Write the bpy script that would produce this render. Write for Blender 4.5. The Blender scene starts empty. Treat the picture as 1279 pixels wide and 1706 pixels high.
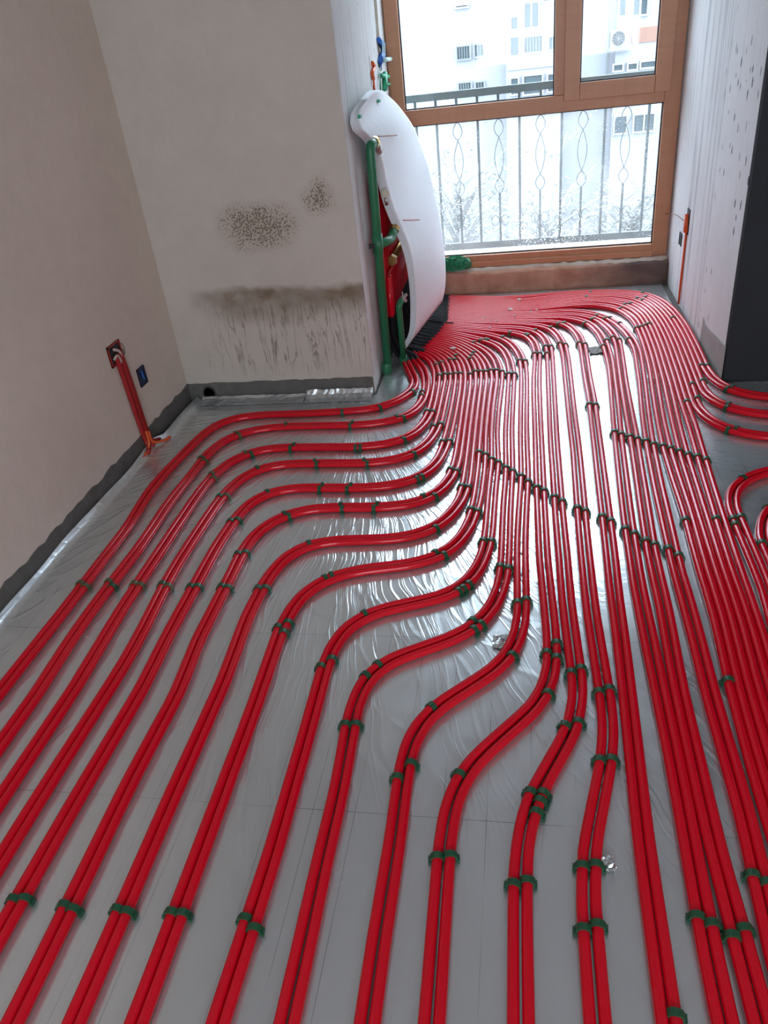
import bpy, bmesh, math, random
import numpy as np
from mathutils import Vector, Matrix
random.seed(7)
C = bpy.context.scene.collection
S = bpy.context.scene

# ------------------------------------------------------------------ camera
# world axes: x along the window, y towards the window, z up; metres; camera 1.5 m above the foil
RM = np.array([[0.98355729, -0.00484852, -0.18053131],
               [0.14954040, -0.53860723, 0.82918027],
               [-0.10125577, -0.84254302, -0.52902602]])      # columns: image right, image down, forward
FPX, CX, CY, EYE = 1267.0, 639.5, 853.0, 1.5
cd = bpy.data.cameras.new('camera'); cam = bpy.data.objects.new('camera', cd); C.objects.link(cam)
cd.sensor_fit = 'HORIZONTAL'; cd.sensor_width = 36.0; cd.lens = 36.0 * FPX / 1279.0
cd.clip_start = 0.05; cd.clip_end = 400
r, d, f = RM[:, 0], -RM[:, 1], -RM[:, 2]
cam.matrix_world = Matrix(((r[0], d[0], f[0], 0), (r[1], d[1], f[1], 0), (r[2], d[2], f[2], EYE), (0, 0, 0, 1)))
S.camera = cam

def ray(px, py): return RM @ np.array([px - CX, py - CY, FPX])
def on_z(px, py, z=0.0): q = ray(px, py); return Vector(q * ((z - EYE) / q[2])) + Vector((0, 0, EYE))
def on_y(px, py, y): q = ray(px, py); return Vector(q * (y / q[1])) + Vector((0, 0, EYE))
def on_x(px, py, x): q = ray(px, py); return Vector(q * (x / q[0])) + Vector((0, 0, EYE))

# ------------------------------------------------------------------ sky, daylight, exposure
SKY = 3.0
w = bpy.data.worlds.new('overcast_sky'); S.world = w; w.use_nodes = True
bg = w.node_tree.nodes['Background']; bg.inputs[0].default_value = (0.79, 0.905, 1.0, 1); bg.inputs[1].default_value = SKY
def portal(name, loc, rot, sx, sy):
    L = bpy.data.lights.new(name, 'AREA'); L.shape = 'RECTANGLE'; L.size = sx; L.size_y = sy
    L.cycles.is_portal = True
    o = bpy.data.objects.new(name, L); C.objects.link(o); o.location = loc; o.rotation_euler = rot
portal('daylight_alcove_window', (0.05, 5.32, 1.3), (math.radians(-90), 0, 0), 1.66, 2.3)
portal('daylight_rear_fill_opening', (0.5, -2.86, 1.55), (math.radians(90), 0, 0), 2.3, 1.2)  # unseen opening behind the camera, added and sized for fill light
vs = S.view_settings
vs.view_transform = 'Standard'; vs.look = 'None'; vs.exposure = 2.2; vs.gamma = 1.0; vs.use_curve_mapping = False

# ------------------------------------------------------------------ helpers
class MB:
    """collects vertices and faces for one mesh"""
    def __init__(s): s.v = []; s.f = []; s.uv = None
    def add(s, vs, fs):
        n = len(s.v); s.v += [tuple(v) for v in vs]; s.f += [tuple(i + n for i in q) for q in fs]; return s
    def box(s, x0, x1, y0, y1, z0, z1):
        return s.add([(x0, y0, z0), (x1, y0, z0), (x1, y1, z0), (x0, y1, z0), (x0, y0, z1), (x1, y0, z1), (x1, y1, z1), (x0, y1, z1)],
                     [(0, 3, 2, 1), (4, 5, 6, 7), (0, 1, 5, 4), (1, 2, 6, 5), (2, 3, 7, 6), (3, 0, 4, 7)])
    def prism(s, poly, z0, z1):
        n = len(poly)
        return s.add([(x, y, z0) for x, y in poly] + [(x, y, z1) for x, y in poly],
                     [tuple(range(n - 1, -1, -1)), tuple(range(n, 2 * n))] + [(i, (i + 1) % n, n + (i + 1) % n, n + i) for i in range(n)])
    def tube(s, pts, rad, n=8, cap=True):
        P = [Vector(p) for p in pts]; m = len(P)
        R = rad if hasattr(rad, '__len__') else [rad] * m
        up = None; vs = []
        for i, p in enumerate(P):
            t = (P[min(i + 1, m - 1)] - P[max(i - 1, 0)]).normalized()
            if up is None:
                up = Vector((0, 0, 1)) if abs(t.z) < 0.9 else Vector((1, 0, 0))
            up = (up - t * up.dot(t))
            if up.length < 1e-6: up = t.orthogonal()
            up.normalize(); sd = t.cross(up)
            for k in range(n):
                a = 2 * math.pi * k / n
                vs.append(p + (up * math.cos(a) + sd * math.sin(a)) * R[i])
        fs = [(i * n + k, i * n + (k + 1) % n, (i + 1) * n + (k + 1) % n, (i + 1) * n + k) for i in range(m - 1) for k in range(n)]
        if cap: fs += [tuple(range(n - 1, -1, -1)), tuple(range((m - 1) * n, m * n))]
        return s.add(vs, fs)
    def lathe(s, c, axis, prof, n=16):
        """prof: list of (distance along axis, radius)"""
        ax = Vector(axis).normalized(); c = Vector(c)
        return s.tube([c + ax * a for a, _ in prof], [max(rr, 1e-4) for _, rr in prof], n)
    def lump(s, c, r, seed=0, rough=0.25, nu=10, nv=7):
        rnd = random.Random(seed); vs = []
        for j in range(nv + 1):
            th = math.pi * j / nv
            for i in range(nu):
                ph = 2 * math.pi * i / nu; k = 1 + rnd.uniform(-rough, rough)
                vs.append((c[0] + r[0] * k * math.sin(th) * math.cos(ph), c[1] + r[1] * k * math.sin(th) * math.sin(ph), c[2] + r[2] * k * math.cos(th)))
        fs = [(j * nu + i, (j + 1) * nu + i, (j + 1) * nu + (i + 1) % nu, j * nu + (i + 1) % nu) for j in range(nv) for i in range(nu)]
        return s.add(vs, fs)
    def build(s, name, mat, parent=None, smooth=False, bevel=0):
        me = bpy.data.meshes.new(name); me.from_pydata(s.v, [], s.f); me.update()
        if smooth: me.shade_smooth()
        if mat: me.materials.append(mat)
        o = bpy.data.objects.new(name, me); C.objects.link(o)
        if parent: o.parent = parent
        if bevel:
            b = o.modifiers.new('bevel', 'BEVEL'); b.width = bevel; b.segments = 2; b.limit_method = 'ANGLE'
        return o

def tag(o, label, cat, group=None):
    o['label'] = label; o['category'] = cat
    if group: o['group'] = group
    return o
def thing(name, label, cat, group=None, loc=(0, 0, 0)):
    o = bpy.data.objects.new(name, None); C.objects.link(o); o.empty_display_size = 0.05
    return tag(o, label, cat, group)
def struct(o): o['kind'] = 'structure'; return o

class NT:
    """small node-tree writer"""
    def __init__(s, name):
        s.m = bpy.data.materials.new(name); s.m.use_nodes = True; s.t = s.m.node_tree
        s.p = s.t.nodes['Principled BSDF']; s.out = s.t.nodes['Material Output']
    def n(s, typ, **kw):
        x = s.t.nodes.new('ShaderNode' + typ)
        for k, v in kw.items():
            if k.startswith('i_'): s.set(x, k[2:], v)
            else: setattr(x, k, v)
        return x
    def set(s, x, key, v):
        key = int(key) if str(key).isdigit() else key.replace('_', ' ')
        if isinstance(v, bpy.types.NodeSocket): s.t.links.new(v, x.inputs[key])
        else: x.inputs[key].default_value = v
    def P(s, **kw):
        for k, v in kw.items(): s.set(s.p, k, v)
        return s
    def pos(s): return s.n('NewGeometry').outputs['Position']
    def mapped(s, scale=(1, 1, 1), rot=(0, 0, 0), loc=(0, 0, 0), vec=None):
        m = s.n('Mapping'); s.set(m, 'Vector', vec or s.pos()); m.inputs['Scale'].default_value = scale
        m.inputs['Rotation'].default_value = rot; m.inputs['Location'].default_value = loc
        return m.outputs[0]
    def noise(s, scale, detail=4, rough=0.55, vec=None, dist=0.0):
        x = s.n('TexNoise'); s.set(x, 'Vector', vec or s.pos()); s.set(x, 'Scale', scale); s.set(x, 'Detail', detail); s.set(x, 'Roughness', rough); s.set(x, 'Distortion', dist)
        return x.outputs['Fac']
    def ramp(s, fac, stops):
        x = s.n('ValToRGB'); s.set(x, 'Fac', fac); e = x.color_ramp.elements
        while len(e) < len(stops): e.new(0.5)
        for el, (p, c) in zip(e, stops):
            el.position = p; el.color = (c, c, c, 1) if not hasattr(c, '__len__') else (*c, 1)
        return x.outputs['Color']
    def mr(s, v, a, b, c=0.0, dd=1.0):
        x = s.n('MapRange'); s.set(x, 'Value', v); s.set(x, 'From_Min', a); s.set(x, 'From_Max', b); s.set(x, 'To_Min', c); s.set(x, 'To_Max', dd); return x.outputs[0]
    def math(s, op, a, b=0.5, c=None):
        x = s.n('Math', operation=op); s.set(x, 0, a); s.set(x, 1, b)
        if c is not None: s.set(x, 2, c)
        return x.outputs[0]
    def mix(s, fac, a, b):
        x = s.n('Mix', data_type='RGBA'); s.set(x, 0, fac)
        for idx, v in ((6, a), (7, b)):
            s.set(x, idx, v if isinstance(v, bpy.types.NodeSocket) else (*v, 1))
        return x.outputs[2]
    def bump(s, height, strength=0.3, dist=0.01, normal=None):
        x = s.n('Bump'); s.set(x, 'Height', height); s.set(x, 'Strength', strength); s.set(x, 'Distance', dist)
        if normal: s.set(x, 'Normal', normal)
        return x.outputs[0]
    def sep(s, vec=None):
        x = s.n('SeparateXYZ'); s.set(x, 0, vec or s.pos()); return x.outputs

def simple(name, col, rough=0.5, metal=0.0, var=0.12, scale=30, bump=0.0, spec=0.5):
    t = NT(name); a = tuple(c * (1 - var) for c in col); b = tuple(min(1, c * (1 + var)) for c in col)
    nz = t.noise(scale)
    t.P(Base_Color=t.mix(nz, a, b), Roughness=rough, Metallic=metal, Specular_IOR_Level=spec)
    if bump: t.P(Normal=t.bump(nz, bump, 0.01))
    return t.m

# ------------------------------------------------------------------ materials
def plaster(name, base, dark, stain=None, streak=0.0, chips=0.0, split=None):
    t = NT(name); n1 = t.noise(1.6, 5, 0.6); n2 = t.noise(14, 6, 0.65)
    col = t.mix(t.mr(n1, 0.3, 0.7), base, dark)
    col = t.mix(t.math('MULTIPLY', t.mr(n2, 0.35, 0.75), 0.25), col, tuple(c * 0.7 for c in base))
    h = t.math('ADD', t.math('MULTIPLY', n2, 0.5), t.math('MULTIPLY', t.noise(70, 3), 0.25))
    if streak:
        sv = t.noise(1.0, 3, 0.55, t.mapped((13, 13, 0.12)))
        ln = t.ramp(sv, [(0.0, 0.0), (0.470, 0.0), (0.5, 1.0), (0.530, 0.0), (1.0, 0.0)])
        ln = t.math('MULTIPLY', ln, t.mr(t.noise(3.0, 3, 0.6, t.mapped((1, 1, 0.6))), 0.4, 0.6, 0.2, 1.0))
        if split: ln = t.math('MULTIPLY', ln, t.mr(t.sep()[1], split - 0.1, split + 0.1, 0.15, 1.0))
        col = t.mix(t.math('MULTIPLY', ln, streak), col, (0.20, 0.20, 0.22))
        h = t.math('SUBTRACT', h, t.math('MULTIPLY', ln, 0.7))
    if chips:
        vz = t.n('TexVoronoi'); t.set(vz, 'Vector', t.mapped((22, 22, 9))); t.set(vz, 'Scale', 1.0)
        gate = t.mr(t.noise(2.2, 2, 0.5, t.mapped((1, 1, 1), loc=(3, 1, 4))), 0.44, 0.56)
        if split: gate = t.math('MULTIPLY', gate, t.mr(t.sep()[1], split + 0.1, split - 0.2))
        cm = t.math('MULTIPLY', t.math('LESS_THAN', t.math('ADD', vz.outputs['Distance'], t.math('MULTIPLY', t.noise(60), 0.2)), chips), gate)
        col = t.mix(cm, col, (0.10, 0.10, 0.11)); h = t.math('SUBTRACT', h, t.math('MULTIPLY', cm, 0.8))
    if stain: col = stain(t, col)
    t.P(Base_Color=col, Roughness=0.85, Specular_IOR_Level=0.25, Normal=t.bump(h, 0.25, 0.01))
    return t.m

def block_stains(t, col):
    x, y, z = t.sep()
    wob = t.math('MULTIPLY', t.math('SUBTRACT', t.noise(6, 4), 0.5), 0.10)
    zz = t.math('ADD', z, wob)
    xr = t.math('ADD', x, t.math('MULTIPLY', t.math('SUBTRACT', t.noise(4, 3), 0.5), 0.25))
    side = t.mr(xr, -1.58, -1.40)
    # brown soaked band with soft foot
    band = t.math('MULTIPLY', t.math('MULTIPLY', t.mr(zz, 0.56, 0.53), t.mr(zz, 0.36, 0.50)), side)
    band = t.math('MULTIPLY', band, t.mr(t.noise(9, 5), 0.25, 0.6, 0.45, 1.0))
    col = t.mix(t.math('MULTIPLY', band, 0.9), col, (0.17, 0.115, 0.07))
    # run marks under the band
    run = t.ramp(t.noise(1.0, 4, 0.6, t.mapped((26, 26, 2.2)), 0.6), [(0.0, 0.0), (0.475, 0.0), (0.5, 1.0), (0.525, 0.0), (1.0, 0.0)])
    run = t.math('MULTIPLY', t.math('MULTIPLY', run, t.mr(z, 0.09, 0.2)), t.math('MULTIPLY', t.mr(z, 0.50, 0.44), side))
    col = t.mix(t.math('MULTIPLY', run, 0.75), col, (0.16, 0.12, 0.09))
    # speckled patch higher up
    vz = t.n('TexVoronoi'); t.set(vz, 'Vector', t.mapped((110, 110, 110))); t.set(vz, 'Scale', 1.0)
    dx = t.math('DIVIDE', t.math('ADD', x, 1.18), 0.26); dz = t.math('DIVIDE', t.math('SUBTRACT', z, 0.83), 0.13)
    dx2 = t.math('DIVIDE', t.math('ADD', x, 0.88), 0.10); dz2 = t.math('DIVIDE', t.math('SUBTRACT', z, 0.93), 0.10)
    e1 = t.math('ADD', t.math('MULTIPLY', dx, dx), t.math('MULTIPLY', dz, dz)); e2 = t.math('ADD', t.math('MULTIPLY', dx2, dx2), t.math('MULTIPLY', dz2, dz2))
    e = t.math('ADD', t.math('MINIMUM', e1, e2), t.math('MULTIPLY', t.math('SUBTRACT', t.noise(9, 4), 0.5), 1.6))
    patch = t.mr(e, 1.0, 0.1)
    dots = t.math('MULTIPLY', t.math('LESS_THAN', vz.outputs['Distance'], t.math('MULTIPLY', patch, 0.5)), 1.0)
    col = t.mix(t.math('MULTIPLY', patch, 0.35), col, (0.30, 0.23, 0.16))
    col = t.mix(t.math('MULTIPLY', dots, 0.8), col, (0.16, 0.115, 0.08))
    return col

M = {}
M['wall_left'] = plaster('grey_plaster_left', (0.76, 0.665, 0.59), (0.70, 0.605, 0.53))
M['wall_back'] = plaster('whitewash_block', (0.62, 0.555, 0.50), (0.56, 0.495, 0.445), block_stains)
M['wall_alcove'] = plaster('whitewash_alcove_lit', (0.74, 0.73, 0.715), (0.68, 0.67, 0.655), None, 0.3, 0.2)  # same whitewash as the block, window light put into its paler colour
M['wall_alcove_r'] = plaster('whitewash_streaked', (0.76, 0.765, 0.77), (0.70, 0.705, 0.71), None, 0.9, 0.28, 4.1)
M['wall_dark'] = plaster('dark_grey_pier', (0.035, 0.038, 0.045), (0.028, 0.03, 0.036))  # pier front, far darker than its alcove side
M['white'] = simple('bare_grey_ceiling', (0.58, 0.57, 0.56), 0.9)
M['concrete'] = simple('bare_concrete', (0.13, 0.122, 0.115), 0.9, 0, 0.35, 18, 0.4)
M['concrete_l'] = simple('pale_bare_concrete', (0.36, 0.35, 0.33), 0.9, 0, 0.25, 18, 0.4)
M['dark'] = simple('dark_recess', (0.03, 0.028, 0.03), 0.8)
M['blue_box'] = simple('dark_blue_plastic', (0.012, 0.02, 0.06), 0.5)

def foil_mat():
    t = NT('aluminium_foil'); x, y, z = t.sep()
    # creases fan out from the plastered corner, where the film was pulled tight
    dx = t.math('ADD', x, 0.80); dy = t.math('SUBTRACT', 3.35, y)
    wob = t.math('MULTIPLY', t.math('SUBTRACT', t.noise(2.0, 2), 0.5), 0.10)
    ang = t.math('ADD', t.math('ARCTAN2', dx, dy), wob)
    rad = t.math('SQRT', t.math('ADD', t.math('MULTIPLY', dx, dx), t.math('MULTIPLY', dy, dy)))
    def crease(ka, kr, off, w, d=3):
        cv = t.n('CombineXYZ'); t.set(cv, 0, t.math('MULTIPLY', ang, ka)); t.set(cv, 1, t.math('MULTIPLY', rad, kr)); t.set(cv, 2, off)
        f = t.noise(1.0, d, 0.62, cv.outputs[0])
        return t.ramp(f, [(0.0, 0.0), (0.5 - w, 0.04), (0.5, 1.0), (0.5 + w, 0.04), (1.0, 0.0)])
    zone = t.math('MULTIPLY', t.mr(rad, 0.15, 0.5), t.mr(t.math('ADD', rad, t.math('MULTIPLY', t.noise(1.3, 2), 1.2)), 3.1, 2.2, 0.12, 1.0))
    zone = t.math('MULTIPLY', zone, t.math('MAXIMUM', t.mr(x, 0.3, 0.0, 0.12, 1.0), t.mr(x, 0.62, 0.75, 0.12, 0.7)))
    zone = t.math('MAXIMUM', zone, t.math('MULTIPLY', t.mr(y, 1.75, 1.55), t.mr(y, 0.85, 1.15, 0.05, 0.8)))
    patch = t.mr(t.noise(1.8, 3), 0.34, 0.62, 0.25, 1.0)
    c1 = t.math('MULTIPLY', crease(38, 0.8, 0.0, 0.05), t.math('MULTIPLY', t.math('MULTIPLY', zone, patch), t.mr(x, -1.1, -0.6, 0.15, 0.8)))
    cv = t.n('CombineXYZ'); t.set(cv, 0, t.math('MULTIPLY', ang, 24.0)); t.set(cv, 1, t.math('MULTIPLY', rad, 3.4)); t.set(cv, 2, 0.0)
    ve = t.n('TexVoronoi', feature='DISTANCE_TO_EDGE'); t.set(ve, 'Vector', cv.outputs[0]); t.set(ve, 'Scale', 1.0)
    c2 = t.math('MULTIPLY', t.mr(ve.outputs['Distance'], 0.10, 0.0, 0.0, 0.6), zone)
    f3 = t.noise(1.0, 3, 0.6, t.mapped((2.0, 30, 1)))
    c3 = t.ramp(f3, [(0.0, 0.0), (0.46, 0.04), (0.5, 1.0), (0.54, 0.04), (1.0, 0.0)])
    c3 = t.math('MULTIPLY', c3, t.math('MULTIPLY', t.mr(y, 1.7, 2.1), t.mr(x, -0.1, 0.15)))
    lum = t.noise(5, 3, 0.55); fine = t.noise(60, 3, 0.6)
    h = t.math('ADD', t.math('ADD', c1, c2), t.math('MULTIPLY', c3, 0.22))
    h = t.math('ADD', h, t.math('ADD', t.math('MULTIPLY', lum, 0.8), t.math('MULTIPLY', fine, 0.06)))
    # faint printed 10 cm lines and board joints
    gx = t.math('ABSOLUTE', t.math('SUBTRACT', t.math('FRACT', t.math('DIVIDE', t.math('ADD', x, 9.985), 0.1)), 0.5))
    line = t.math('GREATER_THAN', gx, 0.491)
    gy = t.math('ABSOLUTE', t.math('SUBTRACT', t.math('FRACT', t.math('DIVIDE', t.math('ADD', y, 9.73), 0.6)), 0.5))
    line = t.math('MAXIMUM', line, t.math('GREATER_THAN', gy, 0.498))
    patchy = t.mr(t.noise(3.5, 3), 0.38, 0.6)
    col = t.mix(t.math('MULTIPLY', t.math('MULTIPLY', line, patchy), 0.5), t.mix(lum, (0.62, 0.665, 0.68), (0.70, 0.74, 0.75)), (0.10, 0.11, 0.13))
    t.P(Base_Color=col, Metallic=0.70, Roughness=t.mr(t.noise(4, 3), 0.3, 0.7, 0.17, 0.28), Normal=t.bump(h, 0.40, 0.0028))
    return t.m
M['foil'] = foil_mat()

def pipe_mat():
    t = NT('red_heating_pipe')
    nz = t.noise(3, 3)
    t.P(Base_Color=t.mix(nz, (0.64, 0.0015, 0.013), (0.72, 0.003, 0.019)), Roughness=0.16, Specular_IOR_Level=0.42,
        Normal=t.bump(t.noise(40, 2), 0.05, 0.002))
    return t.m
M['pipe'] = pipe_mat()
M['clip'] = simple('green_clip_plastic', (0.012, 0.075, 0.035), 0.4)
M['clip2'] = simple('olive_clip_plastic', (0.075, 0.085, 0.035), 0.45)
M['sleeve'] = simple('black_sleeve_plastic', (0.008, 0.008, 0.010), 0.7, 0, 0.1, 30, 0, 0.2)
M['green_pipe'] = simple('green_water_pipe', (0.022, 0.17, 0.075), 0.4, 0, 0.08)
M['brass'] = simple('brass', (0.62, 0.42, 0.16), 0.3, 1.0)
M['steel'] = simple('dull_steel', (0.5, 0.48, 0.44), 0.35, 1.0)
M['tagmetal'] = simple('pale_tag', (0.62, 0.58, 0.45), 0.45)
M['green_tie'] = simple('bright_green_plastic', (0.02, 0.36, 0.17), 0.4)
M['blue_tie'] = simple('blue_plastic', (0.03, 0.16, 0.55), 0.4)
M['paleplastic'] = simple('pale_turquoise_plastic', (0.55, 0.78, 0.75), 0.4)
M['orange'] = simple('orange_conduit', (0.75, 0.10, 0.02), 0.4)
M['redconduit'] = simple('dull_red_conduit', (0.36, 0.012, 0.012), 0.4)
M['cable_grey'] = simple('pale_cable', (0.55, 0.42, 0.38), 0.5)
M['copper'] = simple('brown_wire', (0.30, 0.12, 0.07), 0.5)
M['crumb'] = simple('white_plaster_crumb', (0.72, 0.70, 0.66), 0.9)
M['groove'] = simple('brown_wall_chase', (0.22, 0.17, 0.11), 0.9)

def sheet_mat():
    t = NT('white_foam_sheet')
    uv = t.n('UVMap').outputs[0]
    wv = t.n('TexWave'); wv.wave_type = 'BANDS'; wv.bands_direction = 'X'; t.set(wv, 'Vector', uv); t.set(wv, 'Scale', 14.0); t.set(wv, 'Distortion', 0.25); t.set(wv, 'Detail', 1.0)
    t.P(Base_Color=t.mix(wv.outputs['Fac'], (0.76, 0.79, 0.83), (0.86, 0.88, 0.90)), Roughness=0.5, Normal=t.bump(wv.outputs['Fac'], 0.22, 0.003))
    return t.m
M['sheet'] = sheet_mat()

def wood_mat():
    t = NT('brown_wood_grain_foil')
    g = t.noise(1.0, 5, 0.6, t.mapped((28, 28, 3)), 0.4); g2 = t.noise(1.0, 5, 0.6, t.mapped((3, 28, 28)), 0.4)
    t.P(Base_Color=t.mix(t.math('MULTIPLY', t.math('ADD', g, g2), 0.5), (0.36, 0.15, 0.07), (0.60, 0.29, 0.155)), Roughness=0.42, Normal=t.bump(g, 0.05, 0.003))
    return t.m
M['wood'] = wood_mat()
M['gasket'] = simple('black_gasket', (0.02, 0.025, 0.03), 0.6)
def sill_mat():
    t = NT('brown_sill_masonry'); n = t.noise(7, 6, 0.65); n2 = t.noise(2.0, 3, 0.5, t.mapped((1, 1, 3)))
    x, y, z = t.sep()
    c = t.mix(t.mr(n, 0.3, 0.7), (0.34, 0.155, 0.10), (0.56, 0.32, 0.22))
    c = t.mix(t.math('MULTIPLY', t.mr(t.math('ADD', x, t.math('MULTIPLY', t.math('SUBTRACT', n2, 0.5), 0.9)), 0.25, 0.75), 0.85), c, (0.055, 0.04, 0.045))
    t.P(Base_Color=c, Roughness=0.9, Normal=t.bump(n, 0.8, 0.02)); return t.m
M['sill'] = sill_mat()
M['mortar'] = simple('pale_mortar', (0.50, 0.41, 0.34), 0.95, 0, 0.25, 25, 0.6)

def glass_mat(name, haze, speck, tint=(0.93, 0.97, 1.0)):
    t = NT(name); t.t.nodes.remove(t.p)
    tr = t.n('BsdfTransparent'); t.set(tr, 'Color', (*tint, 1))
    gl = t.n('BsdfGlossy'); t.set(gl, 'Roughness', 0.02); t.set(gl, 'Color', (1, 1, 1, 1))
    fr = t.n('Fresnel'); t.set(fr, 'IOR', 1.45)
    m1 = t.n('MixShader'); t.set(m1, 0, t.math('MULTIPLY', fr.outputs[0], 0.6)); t.set(m1, 1, tr.outputs[0]); t.set(m1, 2, gl.outputs[0])
    df = t.n('BsdfDiffuse'); t.set(df, 'Color', (0.62, 0.60, 0.56, 1)); tl = t.n('BsdfTranslucent'); t.set(tl, 'Color', (0.80, 0.82, 0.84, 1))
    m2 = t.n('MixShader'); t.set(m2, 0, 0.42); t.set(m2, 1, df.outputs[0]); t.set(m2, 2, tl.outputs[0])
    fac = t.math('MULTIPLY', t.mr(t.noise(2.5, 4), 0.25, 0.75), haze)
    if speck:
        x, y, z = t.sep()
        vz = t.n('TexVoronoi'); t.set(vz, 'Vector', t.mapped((85, 1, 85))); t.set(vz, 'Scale', 1.0)
        gate = t.mr(t.noise(3.2, 5, 0.65), 0.35, 0.65, 0.06, 0.42)
        dots = t.math('LESS_THAN', t.math('ADD', vz.outputs['Distance'], t.math('MULTIPLY', t.noise(120, 2), 0.12)), gate)
        runs = t.ramp(t.noise(1.0, 3, 0.6, t.mapped((90, 1, 5))), [(0.0, 0.0), (0.55, 0.0), (0.7, 0.6), (1.0, 1.0)])
        runs = t.math('MULTIPLY', runs, t.mr(t.noise(2.0, 2, 0.5, t.mapped(loc=(2, 0, 3))), 0.45, 0.65))
        fac = t.math('MAXIMUM', fac, t.math('MULTIPLY', t.math('MAXIMUM', dots, runs), speck))
    m3 = t.n('MixShader'); t.set(m3, 0, fac); t.set(m3, 1, m1.outputs[0]); t.set(m3, 2, m2.outputs[0])
    t.t.links.new(m3.outputs[0], t.out.inputs['Surface'])
    return t.m
M['glass'] = glass_mat('clear_window_glass', 0.03, 0.0)
M['glass_dirty'] = glass_mat('dust_speckled_window_glass', 0.22, 0.62)
M['facade'] = simple('pale_facade', (0.165, 0.168, 0.182), 0.9, 0, 0.05, 2)
M['facade2'] = simple('pale_pink_facade', (0.15, 0.137, 0.142), 0.9, 0, 0.08, 2)
M['redpanel'] = simple('red_brown_panel', (0.13, 0.065, 0.045), 0.8)
M['outframe'] = simple('white_window_frame', (0.17, 0.17, 0.182), 0.6)
M['outpane'] = simple('grey_green_pane', (0.026, 0.037, 0.042), 0.7, 0, 0.3, 3, 0, 0.2)
M['rail'] = simple('grey_green_rail', (0.05, 0.08, 0.082), 0.5)
M['ledge'] = simple('white_balcony_ledge', (0.25, 0.25, 0.265), 0.8)
M['ground'] = simple('pale_paving', (0.17, 0.17, 0.17), 0.9, 0, 0.2, 0.6)
M['bark'] = simple('grey_bark', (0.16, 0.155, 0.15), 0.9)
M['leaf'] = simple('pale_grey_green_leaf', (0.165, 0.175, 0.155), 0.8)
M['ac'] = simple('white_ac_casing', (0.15, 0.16, 0.153), 0.5)
M['acgrille'] = simple('grey_ac_grille', (0.065, 0.072, 0.072), 0.6)

# ------------------------------------------------------------------ the room
XL, XR, YB, XA0, XA1, XAR = -1.705, 3.0, 3.46, -0.728, -0.785, 0.898
struct(MB().box(XL - 0.2, XR + 0.2, -3.0, 5.4, -0.15, -0.008).build('floor', M['concrete']))
struct(MB().box(XL - 0.2, XR + 0.2, -3.0, 5.4, 2.7, 2.85).build('ceiling', M['white']))
struct(MB().box(XL - 0.2, XL, -3.0, YB, -0.008, 2.7).build('wall_left', M['wall_left']))
struct(MB().prism([(XL - 0.2, YB), (XA0, YB), (XA0 - 0.001, YB + 0.03), (XL - 0.2, YB + 0.03)], -0.008, 2.7).build('wall_back', M['wall_back']))
struct(MB().prism([(XL - 0.2, YB + 0.03), (XA0 - 0.001, YB + 0.03), (XA1, 5.4), (XL - 0.2, 5.4)], -0.008, 2.7).build('wall_alcove_left', M['wall_alcove']))
struct(MB().prism([(XAR, YB + 0.025), (XR + 0.2, YB + 0.025), (XR + 0.2, 5.4), (XAR, 5.4)], -0.008, 2.7).build('wall_alcove_right', M['wall_alcove_r']))
struct(MB().prism([(XAR + 0.006, YB), (XR + 0.2, YB), (XR + 0.2, YB + 0.025), (XAR + 0.002, YB + 0.025)], -0.008, 2.7).build('wall_pier', M['wall_dark']))
struct(MB().box(XR, XR + 0.2, -3.0, YB, -0.008, 2.7).build('wall_right', M['wall_left']))
rw = MB().box(XL, -0.65, -3.0, -2.8, -0.008, 2.7).box(1.65, XR, -3.0, -2.8, -0.008, 2.7).box(-0.65, 1.65, -3.0, -2.8, -0.008, 0.95).box(-0.65, 1.65, -3.0, -2.8, 2.15, 2.7)  # gap in the unseen wall is cut to let fill light in
struct(rw.build('wall_rear', M['wall_left']))
struct(MB().box(XA1 - 0.02, XAR, 5.10, 5.4, 2.45, 2.7).build('wall_window', M['wall_alcove']))

def jag_strip(name, p0, p1, h, depth, mat, seed, n=60, amp=0.008):
    """bare cement band at a wall's foot with a ragged top edge"""
    rnd = random.Random(seed); p0 = Vector(p0); p1 = Vector(p1); t = (p1 - p0).normalized(); nn = Vector((t.y, -t.x, 0)) * depth
    mb = MB(); vs = []
    for i in range(n + 1):
        b = p0.lerp(p1, i / n); z = h + rnd.uniform(-amp, amp)
        vs += [(b.x, b.y, -0.006), (b.x, b.y, z), (b.x + nn.x, b.y + nn.y, z - 0.002), (b.x + nn.x, b.y + nn.y, -0.006)]
    fs = []
    for i in range(n):
        a = 4 * i; c = a + 4
        fs += [(a + 1, a + 2, c + 2, c + 1), (a + 2, a + 3, c + 3, c + 2)]
    fs += [(0, 1, 2, 3), (4 * n + 3, 4 * n + 2, 4 * n + 1, 4 * n)]
    return struct(mb.add(vs, fs).build(name, mat))
jag_strip('baseboard_left', (XL - 0.001, -2.8, 0), (XL - 0.001, YB, 0), 0.083, 0.006, M['concrete'], 3, 150)
jag_strip('baseboard_back', (XL, YB - 0.001 + 0.002, 0), (XA0, YB + 0.001, 0), 0.084, 0.006, M['concrete'], 4, 40, 0.003)
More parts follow.
